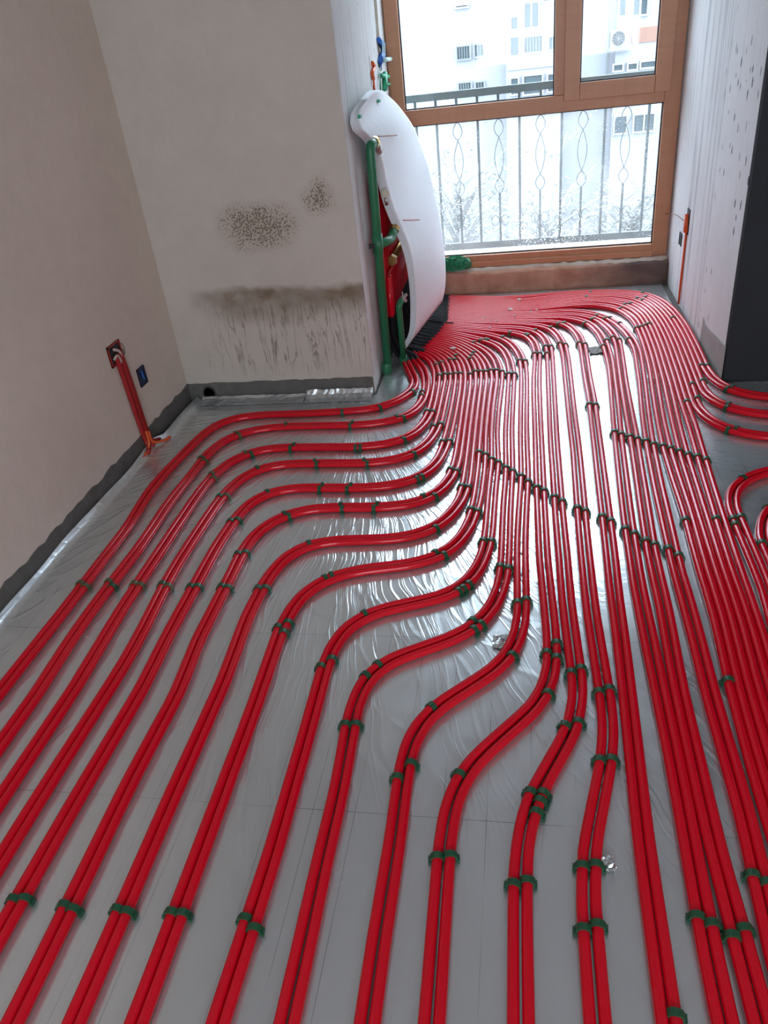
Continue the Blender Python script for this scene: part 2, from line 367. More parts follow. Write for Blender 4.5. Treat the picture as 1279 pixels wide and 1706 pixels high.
# bare cement corner left under the alcove's right-hand plaster
mb = MB(); pts = [(3.47, 0.16), (3.60, 0.150), (3.70, 0.138), (3.80, 0.125), (3.90, 0.118), (3.945, 0.135), (3.96, 0.02), (3.96, -0.006), (3.47, -0.006)]
mb.add([(XAR - 0.004, y, z) for y, z in pts] + [(XAR + 0.001, y, z) for y, z in pts],
       [tuple(range(9)), tuple(range(17, 8, -1))] + [(i, 9 + i, 9 + (i + 1) % 9, (i + 1) % 9) for i in range(9)])
struct(mb.build('baseboard_alcove_right', M['concrete_l']))

# sill masonry under the window, ragged
rnd = random.Random(11); mb = MB(); nx = 48; prof = [(5.025, -0.006), (5.022, 0.05), (5.028, 0.118), (5.05, 0.134), (5.14, 0.138), (5.38, 0.138), (5.38, -0.006)]
vs = []
for i in range(nx + 1):
    x = XA1 - 0.01 + (XAR - XA1 + 0.01) * i / nx
    for j, (y, z) in enumerate(prof):
        k = 0.006 if j in (1, 2, 3) else 0
        vs.append((x, y + rnd.uniform(-k, k), z + rnd.uniform(-k, k) * 0.6))
np_ = len(prof)
mb.add(vs, [(i * np_ + j, i * np_ + j + 1, (i + 1) * np_ + j + 1, (i + 1) * np_ + j) for i in range(nx) for j in range(np_ - 1)])
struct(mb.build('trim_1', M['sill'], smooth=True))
mb = MB(); vs = []
for i in range(nx + 1):
    x = XA1 - 0.005 + (XAR - XA1) * i / nx; y0 = 5.06 + rnd.uniform(-0.012, 0.012); h = 0.146 + rnd.uniform(-0.004, 0.006)
    vs += [(x, y0, 0.13), (x, y0 + 0.012, h), (x, 5.115, h + 0.006), (x, 5.115, 0.13)]
mb.add(vs, [(i * 4 + j, i * 4 + j + 1, i * 4 + j + 5, i * 4 + j + 4) for i in range(nx) for j in range(3)])
struct(mb.build('trim_2', M['mortar'], smooth=True))

# the window: outer frame, transom, mullion, fixed panes, opening sash
win = bpy.data.objects.new('window_1', None); C.objects.link(win); struct(win)
Y0, Y1 = 5.11, 5.19
def bar(name, x0, x1, z0, z1, y0=Y0, y1=Y1): return MB().box(x0, x1, y0, y1, z0, z1).build(name, M['wood'], win, bevel=0.004)
fl = (-0.772, -0.690); fr = (0.802, 0.890)
bar('frame_jamb', fl[0], fl[1], 0.145, 2.44); bar('frame_jamb', fr[0], fr[1], 0.145, 2.44)
bar('frame_bottom_rail', fl[1], fr[0], 0.145, 0.222); bar('frame_bottom_lip', fl[1], fr[0], 0.150, 0.185, Y0 - 0.018, Y0)
bar('frame_head', fl[1], fr[0], 2.36, 2.44)
bar('transom', fl[1], fr[0], 1.012, 1.098); bar('mullion', 0.186, 0.262, 1.098, 2.36)
bar('frame_cover_joint', 0.186, 0.240, 1.012, 1.098, Y0 - 0.002, Y0)
sx0, sx1, sz0, sz1, st = 0.240, 0.830, 1.066, 2.385, 0.088
ys0, ys1 = Y0 - 0.018, Y0 + 0.035
sash = bpy.data.objects.new('sash', None); C.objects.link(sash); sash.parent = win
def sbar(x0, x1, z0, z1, nm): return MB().box(x0, x1, ys0, ys1, z0, z1).build(nm, M['wood'], sash, bevel=0.004)
sbar(sx0, sx0 + st, sz0, sz1, 'sash_stile'); sbar(sx1 - st, sx1, sz0, sz1, 'sash_stile')
sbar(sx0 + st, sx1 - st, sz0, sz0 + st, 'sash_rail'); sbar(sx0 + st, sx1 - st, sz1 - st, sz1, 'sash_rail')
def pane(name, x0, x1, z0, z1, y, mat, par):
    o = MB().box(x0, x1, y - 0.003, y + 0.003, z0, z1).build(name, mat, par)
    g = 0.007; q = MB().box(x0, x0 + g, y - 0.012, y - 0.0035, z0, z1).box(x1 - g, x1, y - 0.012, y - 0.0035, z0, z1).box(x0 + g, x1 - g, y - 0.012, y - 0.0035, z0, z0 + g).box(x0 + g, x1 - g, y - 0.012, y - 0.0035, z1 - g, z1)
    q.build('gasket', M['gasket'], par)
    return o
pane('pane', fl[1], 0.186, 1.098, 2.36, 5.15, M['glass'], win)
pane('pane', fl[1], fr[0], 0.222, 1.012, 5.15, M['glass_dirty'], win)
pane('sash_pane', sx0 + st, sx1 - st, sz0 + st, sz1 - st, 5.12, M['glass'], sash)

# ------------------------------------------------------------------ foil laid over the floor boards
def foil(name, label, xs, y0, y1, z, upturn=None, seed=0, upback=False):
    rnd = random.Random(seed); ny = int((y1 - y0) / 0.04); mb = MB(); vs = []
    for j in range(ny + 1):
        y = y0 + (y1 - y0) * j / ny
        for i, (x, zz) in enumerate(xs):
            wob = 0.0
            if upturn and i < upturn: wob = 0.006 * math.sin(y * 5 + seed) + 0.002 * math.sin(y * 17)
            vs.append((x + wob + (upturn and i < upturn and y > 2.97 and 0.035 or 0), y, z + zz * (1 + (0.12 * math.sin(y * 9) if zz else 0))))
    m = len(xs)
    mb.add(vs, [(j * m + i, j * m + i + 1, (j + 1) * m + i + 1, (j + 1) * m + i) for j in range(ny) for i in range(m - 1)])
    o = mb.build(name, M['foil'], smooth=True); tag(o, label, 'foil sheet'); return o
xa = [(-1.688, 0.030), (-1.683, 0.020), (-1.674, 0.008), (-1.655, 0.0)] + [(x, 0.0) for x in np.linspace(-1.6, -0.55, 6)]
foil('foil_sheet', 'wrinkled silver foil sheet with its edge curling up along the grey wall', xa, -1.2, 3.435, -0.002, 4, 1)
foil('foil_sheet', 'wide silver foil sheet in front of the window and under the straight red pipes', [(x, 0.0) for x in np.linspace(-0.55, 0.86, 8)], -1.2, 5.01, -0.002, None, 2)
foil('foil_sheet', 'silver foil sheet on the floor in front of the dark grey wall', [(x, 0.0) for x in np.linspace(0.86, 2.9, 8)], -1.2, 3.445, -0.002, None, 3)
foil('foil_sheet', 'narrow strip of silver foil in the alcove against the wall behind the green pipes', [(x, 0.0) for x in np.linspace(-0.715, -0.55, 4)], 3.30, 5.01, -0.003, None, 4)
# folded foil flaps against the projecting wall's foot
def flap(label, x0, x1, h, seed):
    rnd = random.Random(seed); n = 24; vs = []
    for i in range(n + 1):
        x = x0 + (x1 - x0) * i / n
        for (y, z) in ((3.36, 0.001), (3.405, 0.003), (3.43, 0.4 * h), (3.442, h)):
            vs.append((x, y + rnd.uniform(-0.002, 0.002), max(0.0008, z + (rnd.uniform(-0.003, 0.003) if z > 0.002 else 0))))
    o = MB().add(vs, [(i * 4 + j, i * 4 + j + 1, i * 4 + j + 5, i * 4 + j + 4) for i in range(n) for j in range(3)]).build('foil_flap', M['foil'])
    s = o.modifiers.new('thick', 'SOLIDIFY'); s.thickness = 0.0008
    tag(o, label, 'foil flap')
flap('crinkled foil flap turned up at the foot of the stained wall, reaching the outer corner', -1.07, -0.73, 0.034, 5)
flap('dull foil flap lying low at the foot of the stained wall near the room corner', -1.63, -1.075, 0.016, 6)

# floor-plan runs of the pipes (x, y in metres) and clip positions
PIPES = [
    [(-0.629, 3.826), (-0.560, 3.596), (-0.549, 3.537), (-0.548, 3.497), (-0.553, 3.457), (-0.557, 3.438), (-0.571, 3.400), (-0.579, 3.382), (-0.599, 3.347), (-0.624, 3.316), (-0.638, 3.302), (-0.670, 3.277), (-0.706, 3.260), (-0.744, 3.248), (-0.784, 3.241), (-0.863, 3.234), (-0.983, 3.226), (-1.183, 3.224), (-1.243, 3.222), (-1.303, 3.213), (-1.341, 3.202), (-1.377, 3.184), (-1.393, 3.173), (-1.409, 3.160), (-1.435, 3.130), (-1.445, 3.113), (-1.462, 3.077), (-1.474, 3.038), (-1.483, 2.999), (-1.497, 2.900), (-1.514, 2.741), (-1.523, 2.621), (-1.526, 2.541), (-1.522, 2.441), (-1.503, 2.242), (-1.500, 2.142), (-1.499, 1.942), (-1.498, 1.742), (-1.501, 1.522), (-1.503, 1.301), (-1.503, 1.030), (-1.503, 0.758), (-1.503, 0.487), (-1.503, 0.215), (-1.503, -0.057), (-1.503, -0.328), (-1.503, -0.600)],
    [(-0.603, 3.832), (-0.534, 3.603), (-0.523, 3.544), (-0.520, 3.504), (-0.523, 3.465), (-0.527, 3.445), (-0.532, 3.426), (-0.546, 3.388), (-0.575, 3.336), (-0.599, 3.304), (-0.613, 3.290), (-0.643, 3.264), (-0.678, 3.244), (-0.715, 3.230), (-0.754, 3.221), (-0.834, 3.212), (-0.953, 3.204), (-1.033, 3.201), (-1.173, 3.201), (-1.233, 3.198), (-1.292, 3.190), (-1.330, 3.179), (-1.366, 3.161), (-1.382, 3.149), (-1.410, 3.121), (-1.421, 3.104), (-1.439, 3.068), (-1.451, 3.030), (-1.460, 2.991), (-1.471, 2.912), (-1.489, 2.754), (-1.498, 2.634), (-1.501, 2.554), (-1.498, 2.455), (-1.480, 2.256), (-1.477, 2.156), (-1.475, 1.946), (-1.474, 1.737), (-1.477, 1.517), (-1.479, 1.297), (-1.479, 1.026), (-1.479, 0.755), (-1.479, 0.484), (-1.479, 0.213), (-1.479, -0.058), (-1.479, -0.329), (-1.479, -0.600)],
    [(-0.582, 3.844), (-0.542, 3.752), (-0.517, 3.676), (-0.507, 3.637), (-0.496, 3.578), (-0.484, 3.479), (-0.481, 3.379), (-0.485, 3.319), (-0.491, 3.279), (-0.500, 3.241), (-0.507, 3.222), (-0.524, 3.186), (-0.536, 3.169), (-0.564, 3.141), (-0.598, 3.120), (-0.635, 3.105), (-0.693, 3.092), (-0.733, 3.088), (-0.793, 3.085), (-0.993, 3.089), (-1.073, 3.088), (-1.152, 3.079), (-1.211, 3.064), (-1.247, 3.048), (-1.282, 3.028), (-1.312, 3.001), (-1.325, 2.986), (-1.337, 2.970), (-1.356, 2.935), (-1.370, 2.898), (-1.380, 2.859), (-1.387, 2.820), (-1.391, 2.760), (-1.394, 2.620), (-1.402, 2.420), (-1.397, 2.260), (-1.393, 2.100), (-1.400, 1.820), (-1.400, 1.680), (-1.397, 1.580), (-1.386, 1.400), (-1.384, 1.300), (-1.384, 1.029), (-1.384, 0.757), (-1.384, 0.486), (-1.384, 0.214), (-1.384, -0.057), (-1.385, -0.329), (-1.385, -0.600)],
    [(-0.558, 3.856), (-0.518, 3.765), (-0.504, 3.727), (-0.487, 3.670), (-0.479, 3.631), (-0.468, 3.572), (-0.459, 3.472), (-0.457, 3.412), (-0.458, 3.352), (-0.461, 3.312), (-0.467, 3.273), (-0.476, 3.234), (-0.490, 3.197), (-0.509, 3.162), (-0.522, 3.146), (-0.551, 3.119), (-0.585, 3.098), (-0.622, 3.084), (-0.680, 3.070), (-0.740, 3.063), (-0.800, 3.061), (-0.999, 3.065), (-1.079, 3.063), (-1.119, 3.059), (-1.158, 3.053), (-1.197, 3.042), (-1.216, 3.036), (-1.251, 3.018), (-1.268, 3.006), (-1.283, 2.994), (-1.310, 2.964), (-1.321, 2.948), (-1.339, 2.912), (-1.352, 2.874), (-1.360, 2.835), (-1.367, 2.756), (-1.373, 2.586), (-1.378, 2.416), (-1.369, 2.117), (-1.370, 2.017), (-1.376, 1.817), (-1.376, 1.677), (-1.373, 1.577), (-1.362, 1.398), (-1.360, 1.298), (-1.360, 1.027), (-1.360, 0.756), (-1.360, 0.485), (-1.360, 0.213), (-1.360, -0.058), (-1.360, -0.329), (-1.361, -0.600)],
    [(-0.591, 3.963), (-0.571, 3.929), (-0.543, 3.900), (-0.519, 3.868), (-0.509, 3.851), (-0.492, 3.814), (-0.478, 3.777), (-0.463, 3.719), (-0.454, 3.680), (-0.446, 3.621), (-0.437, 3.521), (-0.433, 3.421), (-0.432, 3.301), (-0.435, 3.201), (-0.440, 3.142), (-0.449, 3.082), (-0.465, 3.025), (-0.480, 2.988), (-0.502, 2.954), (-0.515, 2.939), (-0.545, 2.914), (-0.581, 2.895), (-0.599, 2.888), (-0.638, 2.879), (-0.698, 2.871), (-0.758, 2.870), (-0.957, 2.876), (-1.037, 2.876), (-1.097, 2.868), (-1.135, 2.856), (-1.153, 2.848), (-1.170, 2.838), (-1.202, 2.813), (-1.228, 2.783), (-1.250, 2.750), (-1.266, 2.713), (-1.279, 2.675), (-1.288, 2.637), (-1.295, 2.597), (-1.299, 2.557), (-1.303, 2.498), (-1.304, 2.338), (-1.302, 2.078), (-1.299, 1.818), (-1.294, 1.678), (-1.281, 1.439), (-1.279, 1.339), (-1.279, 1.062), (-1.279, 0.785), (-1.279, 0.508), (-1.279, 0.231), (-1.279, -0.046), (-1.279, -0.323), (-1.279, -0.600)],
    [(-0.560, 3.956), (-0.549, 3.940), (-0.534, 3.927), (-0.508, 3.896), (-0.487, 3.862), (-0.470, 3.826), (-0.456, 3.788), (-0.439, 3.730), (-0.427, 3.672), (-0.418, 3.612), (-0.412, 3.532), (-0.408, 3.432), (-0.407, 3.292), (-0.409, 3.192), (-0.415, 3.132), (-0.424, 3.073), (-0.441, 3.015), (-0.456, 2.978), (-0.477, 2.944), (-0.490, 2.928), (-0.519, 2.901), (-0.536, 2.890), (-0.571, 2.872), (-0.590, 2.865), (-0.629, 2.856), (-0.689, 2.848), (-0.749, 2.846), (-0.969, 2.853), (-1.029, 2.852), (-1.089, 2.844), (-1.127, 2.832), (-1.162, 2.813), (-1.178, 2.800), (-1.192, 2.787), (-1.217, 2.755), (-1.237, 2.720), (-1.251, 2.683), (-1.262, 2.644), (-1.269, 2.605), (-1.274, 2.565), (-1.279, 2.505), (-1.280, 2.345), (-1.277, 2.075), (-1.275, 1.804), (-1.270, 1.664), (-1.257, 1.444), (-1.255, 1.344), (-1.255, 1.066), (-1.255, 0.788), (-1.255, 0.511), (-1.255, 0.233), (-1.255, -0.045), (-1.255, -0.322), (-1.255, -0.600)],
    [(-0.532, 3.957), (-0.503, 3.931), (-0.477, 3.899), (-0.456, 3.866), (-0.439, 3.830), (-0.424, 3.792), (-0.408, 3.735), (-0.396, 3.676), (-0.389, 3.616), (-0.384, 3.556), (-0.383, 3.476), (-0.383, 3.196), (-0.387, 3.076), (-0.391, 3.016), (-0.399, 2.957), (-0.413, 2.898), (-0.426, 2.861), (-0.444, 2.825), (-0.456, 2.809), (-0.483, 2.780), (-0.516, 2.758), (-0.535, 2.749), (-0.572, 2.736), (-0.612, 2.729), (-0.672, 2.724), (-0.732, 2.724), (-0.892, 2.728), (-0.951, 2.727), (-1.011, 2.719), (-1.049, 2.707), (-1.067, 2.698), (-1.100, 2.676), (-1.115, 2.662), (-1.128, 2.647), (-1.149, 2.613), (-1.158, 2.595), (-1.171, 2.558), (-1.181, 2.519), (-1.188, 2.479), (-1.196, 2.400), (-1.200, 2.320), (-1.204, 2.080), (-1.200, 1.900), (-1.179, 1.621), (-1.174, 1.461), (-1.177, 1.241), (-1.180, 1.021), (-1.180, 0.750), (-1.180, 0.480), (-1.180, 0.210), (-1.180, -0.060), (-1.180, -0.330), (-1.180, -0.600)],
    [(-0.533, 3.985), (-0.516, 3.974), (-0.486, 3.948), (-0.473, 3.933), (-0.449, 3.900), (-0.419, 3.848), (-0.404, 3.811), (-0.385, 3.754), (-0.373, 3.696), (-0.364, 3.636), (-0.359, 3.576), (-0.356, 3.496), (-0.357, 3.296), (-0.359, 3.096), (-0.364, 3.016), (-0.372, 2.957), (-0.385, 2.898), (-0.397, 2.860), (-0.414, 2.824), (-0.424, 2.807), (-0.449, 2.775), (-0.464, 2.762), (-0.497, 2.739), (-0.514, 2.730), (-0.552, 2.716), (-0.611, 2.704), (-0.671, 2.700), (-0.731, 2.700), (-0.891, 2.704), (-0.951, 2.703), (-0.991, 2.698), (-1.010, 2.693), (-1.048, 2.680), (-1.081, 2.658), (-1.096, 2.645), (-1.109, 2.629), (-1.130, 2.596), (-1.138, 2.577), (-1.151, 2.539), (-1.160, 2.500), (-1.166, 2.461), (-1.172, 2.401), (-1.176, 2.321), (-1.180, 2.081), (-1.176, 1.901), (-1.155, 1.621), (-1.150, 1.461), (-1.153, 1.241), (-1.156, 1.021), (-1.156, 0.751), (-1.156, 0.481), (-1.156, 0.211), (-1.156, -0.060), (-1.156, -0.330), (-1.156, -0.600)],
    [(-0.555, 4.021), (-0.519, 4.004), (-0.502, 3.993), (-0.486, 3.981), (-0.458, 3.952), (-0.423, 3.904), (-0.403, 3.870), (-0.378, 3.815), (-0.360, 3.758), (-0.347, 3.700), (-0.339, 3.640), (-0.332, 3.561), (-0.328, 3.381), (-0.329, 3.181), (-0.332, 3.002), (-0.337, 2.882), (-0.344, 2.802), (-0.349, 2.763), (-0.357, 2.724), (-0.369, 2.685), (-0.385, 2.649), (-0.406, 2.615), (-0.419, 2.600), (-0.433, 2.586), (-0.466, 2.563), (-0.483, 2.554), (-0.521, 2.540), (-0.579, 2.528), (-0.659, 2.523), (-0.839, 2.527), (-0.899, 2.522), (-0.937, 2.513), (-0.974, 2.498), (-0.991, 2.487), (-1.021, 2.461), (-1.034, 2.446), (-1.054, 2.411), (-1.062, 2.393), (-1.073, 2.355), (-1.083, 2.295), (-1.088, 2.236), (-1.094, 2.136), (-1.095, 2.056), (-1.092, 1.856), (-1.088, 1.657), (-1.078, 1.457), (-1.076, 1.377), (-1.079, 1.198), (-1.082, 1.018), (-1.082, 0.748), (-1.082, 0.479), (-1.082, 0.209), (-1.082, -0.061), (-1.082, -0.330), (-1.082, -0.600)],
    [(-0.534, 4.038), (-0.498, 4.019), (-0.467, 3.995), (-0.439, 3.967), (-0.403, 3.919), (-0.374, 3.866), (-0.351, 3.811), (-0.333, 3.754), (-0.321, 3.695), (-0.313, 3.636), (-0.306, 3.556), (-0.303, 3.477), (-0.301, 3.377), (-0.302, 3.177), (-0.305, 2.997), (-0.310, 2.878), (-0.317, 2.798), (-0.330, 2.720), (-0.341, 2.681), (-0.356, 2.644), (-0.376, 2.610), (-0.401, 2.579), (-0.416, 2.565), (-0.449, 2.542), (-0.466, 2.533), (-0.503, 2.518), (-0.542, 2.508), (-0.582, 2.503), (-0.661, 2.499), (-0.841, 2.503), (-0.900, 2.496), (-0.939, 2.486), (-0.974, 2.468), (-0.990, 2.456), (-1.004, 2.442), (-1.017, 2.426), (-1.036, 2.391), (-1.042, 2.372), (-1.052, 2.333), (-1.061, 2.274), (-1.066, 2.214), (-1.070, 2.135), (-1.071, 2.055), (-1.067, 1.855), (-1.064, 1.656), (-1.054, 1.456), (-1.052, 1.376), (-1.055, 1.197), (-1.058, 1.017), (-1.058, 0.748), (-1.058, 0.478), (-1.058, 0.209), (-1.058, -0.061), (-1.058, -0.330), (-1.058, -0.600)],
    [(-0.541, 4.066), (-0.487, 4.041), (-0.455, 4.017), (-0.426, 3.989), (-0.390, 3.942), (-0.359, 3.890), (-0.334, 3.836), (-0.315, 3.779), (-0.302, 3.721), (-0.292, 3.661), (-0.286, 3.602), (-0.281, 3.522), (-0.278, 3.422), (-0.277, 3.216), (-0.276, 3.009), (-0.276, 2.803), (-0.280, 2.683), (-0.291, 2.604), (-0.300, 2.565), (-0.312, 2.527), (-0.329, 2.490), (-0.339, 2.473), (-0.365, 2.443), (-0.380, 2.429), (-0.396, 2.418), (-0.432, 2.400), (-0.451, 2.394), (-0.490, 2.386), (-0.549, 2.380), (-0.689, 2.378), (-0.729, 2.376), (-0.788, 2.367), (-0.826, 2.354), (-0.862, 2.336), (-0.878, 2.325), (-0.894, 2.312), (-0.921, 2.283), (-0.933, 2.267), (-0.953, 2.232), (-0.968, 2.195), (-0.978, 2.157), (-0.985, 2.097), (-0.987, 2.017), (-0.984, 1.877), (-0.983, 1.658), (-0.979, 1.578), (-0.967, 1.438), (-0.964, 1.358), (-0.968, 1.099), (-0.962, 0.829), (-0.957, 0.559), (-0.957, 0.269), (-0.957, -0.020), (-0.957, -0.310), (-0.957, -0.600)],
    [(-0.522, 4.084), (-0.485, 4.067), (-0.468, 4.057), (-0.436, 4.033), (-0.408, 4.005), (-0.371, 3.957), (-0.340, 3.906), (-0.314, 3.852), (-0.294, 3.796), (-0.276, 3.718), (-0.266, 3.659), (-0.260, 3.599), (-0.253, 3.460), (-0.253, 3.250), (-0.253, 3.040), (-0.252, 2.800), (-0.253, 2.720), (-0.257, 2.660), (-0.268, 2.581), (-0.278, 2.542), (-0.291, 2.505), (-0.309, 2.469), (-0.320, 2.452), (-0.346, 2.422), (-0.361, 2.409), (-0.377, 2.397), (-0.413, 2.379), (-0.432, 2.372), (-0.471, 2.363), (-0.510, 2.357), (-0.550, 2.355), (-0.670, 2.354), (-0.730, 2.351), (-0.769, 2.346), (-0.789, 2.341), (-0.826, 2.327), (-0.860, 2.307), (-0.876, 2.294), (-0.904, 2.265), (-0.915, 2.249), (-0.934, 2.214), (-0.942, 2.195), (-0.953, 2.157), (-0.961, 2.098), (-0.963, 2.018), (-0.961, 1.838), (-0.959, 1.658), (-0.955, 1.578), (-0.943, 1.439), (-0.940, 1.359), (-0.944, 1.099), (-0.938, 0.829), (-0.933, 0.559), (-0.933, 0.270), (-0.933, -0.020), (-0.933, -0.310), (-0.933, -0.600)],
    [(-0.528, 4.112), (-0.473, 4.088), (-0.439, 4.067), (-0.424, 4.055), (-0.395, 4.027), (-0.358, 3.980), (-0.315, 3.913), (-0.289, 3.859), (-0.267, 3.803), (-0.257, 3.764), (-0.248, 3.725), (-0.239, 3.666), (-0.234, 3.607), (-0.228, 3.467), (-0.229, 3.257), (-0.230, 3.047), (-0.228, 2.768), (-0.230, 2.588), (-0.233, 2.508), (-0.242, 2.429), (-0.250, 2.390), (-0.261, 2.352), (-0.276, 2.314), (-0.294, 2.279), (-0.318, 2.247), (-0.332, 2.233), (-0.347, 2.220), (-0.381, 2.198), (-0.399, 2.190), (-0.437, 2.178), (-0.496, 2.168), (-0.616, 2.161), (-0.655, 2.156), (-0.694, 2.147), (-0.732, 2.133), (-0.765, 2.112), (-0.780, 2.099), (-0.805, 2.067), (-0.815, 2.050), (-0.830, 2.013), (-0.845, 1.955), (-0.851, 1.916), (-0.856, 1.856), (-0.860, 1.756), (-0.858, 1.676), (-0.846, 1.477), (-0.844, 1.377), (-0.844, 1.078), (-0.840, 0.818), (-0.837, 0.558), (-0.837, 0.269), (-0.837, -0.021), (-0.837, -0.310), (-0.837, -0.600)],
    [(-0.510, 4.130), (-0.455, 4.106), (-0.422, 4.084), (-0.406, 4.071), (-0.378, 4.043), (-0.340, 3.997), (-0.297, 3.929), (-0.262, 3.858), (-0.241, 3.801), (-0.222, 3.724), (-0.215, 3.685), (-0.208, 3.625), (-0.203, 3.505), (-0.204, 3.286), (-0.206, 3.066), (-0.204, 2.836), (-0.203, 2.606), (-0.206, 2.507), (-0.212, 2.447), (-0.218, 2.408), (-0.228, 2.369), (-0.240, 2.331), (-0.255, 2.294), (-0.275, 2.259), (-0.299, 2.227), (-0.313, 2.213), (-0.344, 2.188), (-0.361, 2.178), (-0.379, 2.169), (-0.417, 2.156), (-0.476, 2.145), (-0.635, 2.134), (-0.674, 2.127), (-0.712, 2.114), (-0.746, 2.094), (-0.761, 2.080), (-0.786, 2.049), (-0.804, 2.013), (-0.820, 1.956), (-0.826, 1.916), (-0.832, 1.857), (-0.836, 1.757), (-0.834, 1.677), (-0.822, 1.478), (-0.820, 1.378), (-0.820, 1.078), (-0.817, 0.818), (-0.813, 0.559), (-0.813, 0.269), (-0.813, -0.021), (-0.813, -0.310), (-0.813, -0.600)],
    [(-0.516, 4.158), (-0.460, 4.135), (-0.425, 4.116), (-0.409, 4.105), (-0.393, 4.092), (-0.365, 4.064), (-0.326, 4.018), (-0.282, 3.951), (-0.246, 3.880), (-0.218, 3.805), (-0.198, 3.728), (-0.184, 3.629), (-0.179, 3.569), (-0.177, 3.509), (-0.180, 3.289), (-0.182, 3.069), (-0.180, 2.859), (-0.178, 2.649), (-0.182, 2.449), (-0.190, 2.329), (-0.199, 2.270), (-0.207, 2.230), (-0.217, 2.192), (-0.231, 2.154), (-0.250, 2.119), (-0.262, 2.103), (-0.289, 2.073), (-0.304, 2.061), (-0.321, 2.050), (-0.357, 2.032), (-0.395, 2.019), (-0.512, 1.992), (-0.550, 1.980), (-0.587, 1.965), (-0.621, 1.945), (-0.652, 1.920), (-0.666, 1.905), (-0.689, 1.873), (-0.699, 1.855), (-0.714, 1.819), (-0.728, 1.760), (-0.734, 1.701), (-0.736, 1.641), (-0.727, 1.361), (-0.724, 1.127), (-0.721, 0.894), (-0.718, 0.660), (-0.718, 0.408), (-0.718, 0.156), (-0.718, -0.096), (-0.718, -0.348), (-0.718, -0.600)],
    [(-0.497, 4.176), (-0.441, 4.153), (-0.407, 4.133), (-0.391, 4.121), (-0.347, 4.080), (-0.321, 4.050), (-0.297, 4.018), (-0.254, 3.950), (-0.218, 3.879), (-0.191, 3.804), (-0.171, 3.726), (-0.164, 3.687), (-0.157, 3.627), (-0.151, 3.527), (-0.155, 3.317), (-0.158, 3.107), (-0.158, 2.947), (-0.151, 2.687), (-0.155, 2.447), (-0.164, 2.327), (-0.172, 2.267), (-0.179, 2.228), (-0.190, 2.189), (-0.203, 2.152), (-0.220, 2.116), (-0.242, 2.082), (-0.269, 2.053), (-0.285, 2.040), (-0.302, 2.029), (-0.337, 2.011), (-0.394, 1.992), (-0.492, 1.971), (-0.531, 1.960), (-0.568, 1.946), (-0.603, 1.927), (-0.634, 1.902), (-0.648, 1.888), (-0.671, 1.855), (-0.688, 1.819), (-0.694, 1.800), (-0.703, 1.761), (-0.710, 1.701), (-0.712, 1.641), (-0.703, 1.361), (-0.700, 1.128), (-0.697, 0.894), (-0.694, 0.661), (-0.694, 0.409), (-0.694, 0.156), (-0.694, -0.096), (-0.694, -0.348), (-0.694, -0.600)],
    [(-0.502, 4.203), (-0.428, 4.174), (-0.394, 4.154), (-0.347, 4.116), (-0.306, 4.072), (-0.244, 3.994), (-0.222, 3.960), (-0.202, 3.926), (-0.178, 3.871), (-0.165, 3.833), (-0.155, 3.795), (-0.146, 3.755), (-0.137, 3.696), (-0.131, 3.636), (-0.128, 3.577), (-0.127, 3.497), (-0.134, 3.237), (-0.135, 3.037), (-0.133, 2.917), (-0.126, 2.717), (-0.126, 2.637), (-0.130, 2.457), (-0.132, 2.237), (-0.136, 2.137), (-0.142, 2.078), (-0.149, 2.038), (-0.159, 1.999), (-0.172, 1.962), (-0.190, 1.926), (-0.201, 1.910), (-0.214, 1.894), (-0.244, 1.868), (-0.261, 1.857), (-0.296, 1.839), (-0.390, 1.803), (-0.426, 1.786), (-0.461, 1.766), (-0.491, 1.741), (-0.517, 1.710), (-0.537, 1.676), (-0.550, 1.638), (-0.559, 1.599), (-0.563, 1.559), (-0.565, 1.499), (-0.561, 1.299), (-0.559, 1.130), (-0.557, 0.960), (-0.561, 0.760), (-0.565, 0.560), (-0.565, 0.270), (-0.565, -0.020), (-0.565, -0.310), (-0.565, -0.600)],
    [(-0.485, 4.222), (-0.429, 4.200), (-0.393, 4.182), (-0.376, 4.171), (-0.330, 4.133), (-0.302, 4.105), (-0.262, 4.060), (-0.214, 3.996), (-0.192, 3.963), (-0.173, 3.927), (-0.149, 3.872), (-0.137, 3.834), (-0.127, 3.795), (-0.119, 3.756), (-0.110, 3.697), (-0.104, 3.637), (-0.101, 3.577), (-0.101, 3.477), (-0.108, 3.217), (-0.110, 3.037), (-0.108, 2.917), (-0.100, 2.737), (-0.099, 2.637), (-0.103, 2.457), (-0.105, 2.237), (-0.109, 2.137), (-0.115, 2.077), (-0.126, 2.018), (-0.136, 1.980), (-0.150, 1.942), (-0.169, 1.907), (-0.180, 1.890), (-0.208, 1.861), (-0.223, 1.848), (-0.240, 1.837), (-0.275, 1.818), (-0.405, 1.767), (-0.440, 1.748), (-0.472, 1.723), (-0.498, 1.693), (-0.517, 1.658), (-0.529, 1.620), (-0.537, 1.581), (-0.540, 1.541), (-0.541, 1.501), (-0.537, 1.301), (-0.535, 1.121), (-0.533, 0.941), (-0.537, 0.751), (-0.541, 0.561), (-0.541, 0.270), (-0.541, -0.020), (-0.541, -0.310), (-0.541, -0.600)],
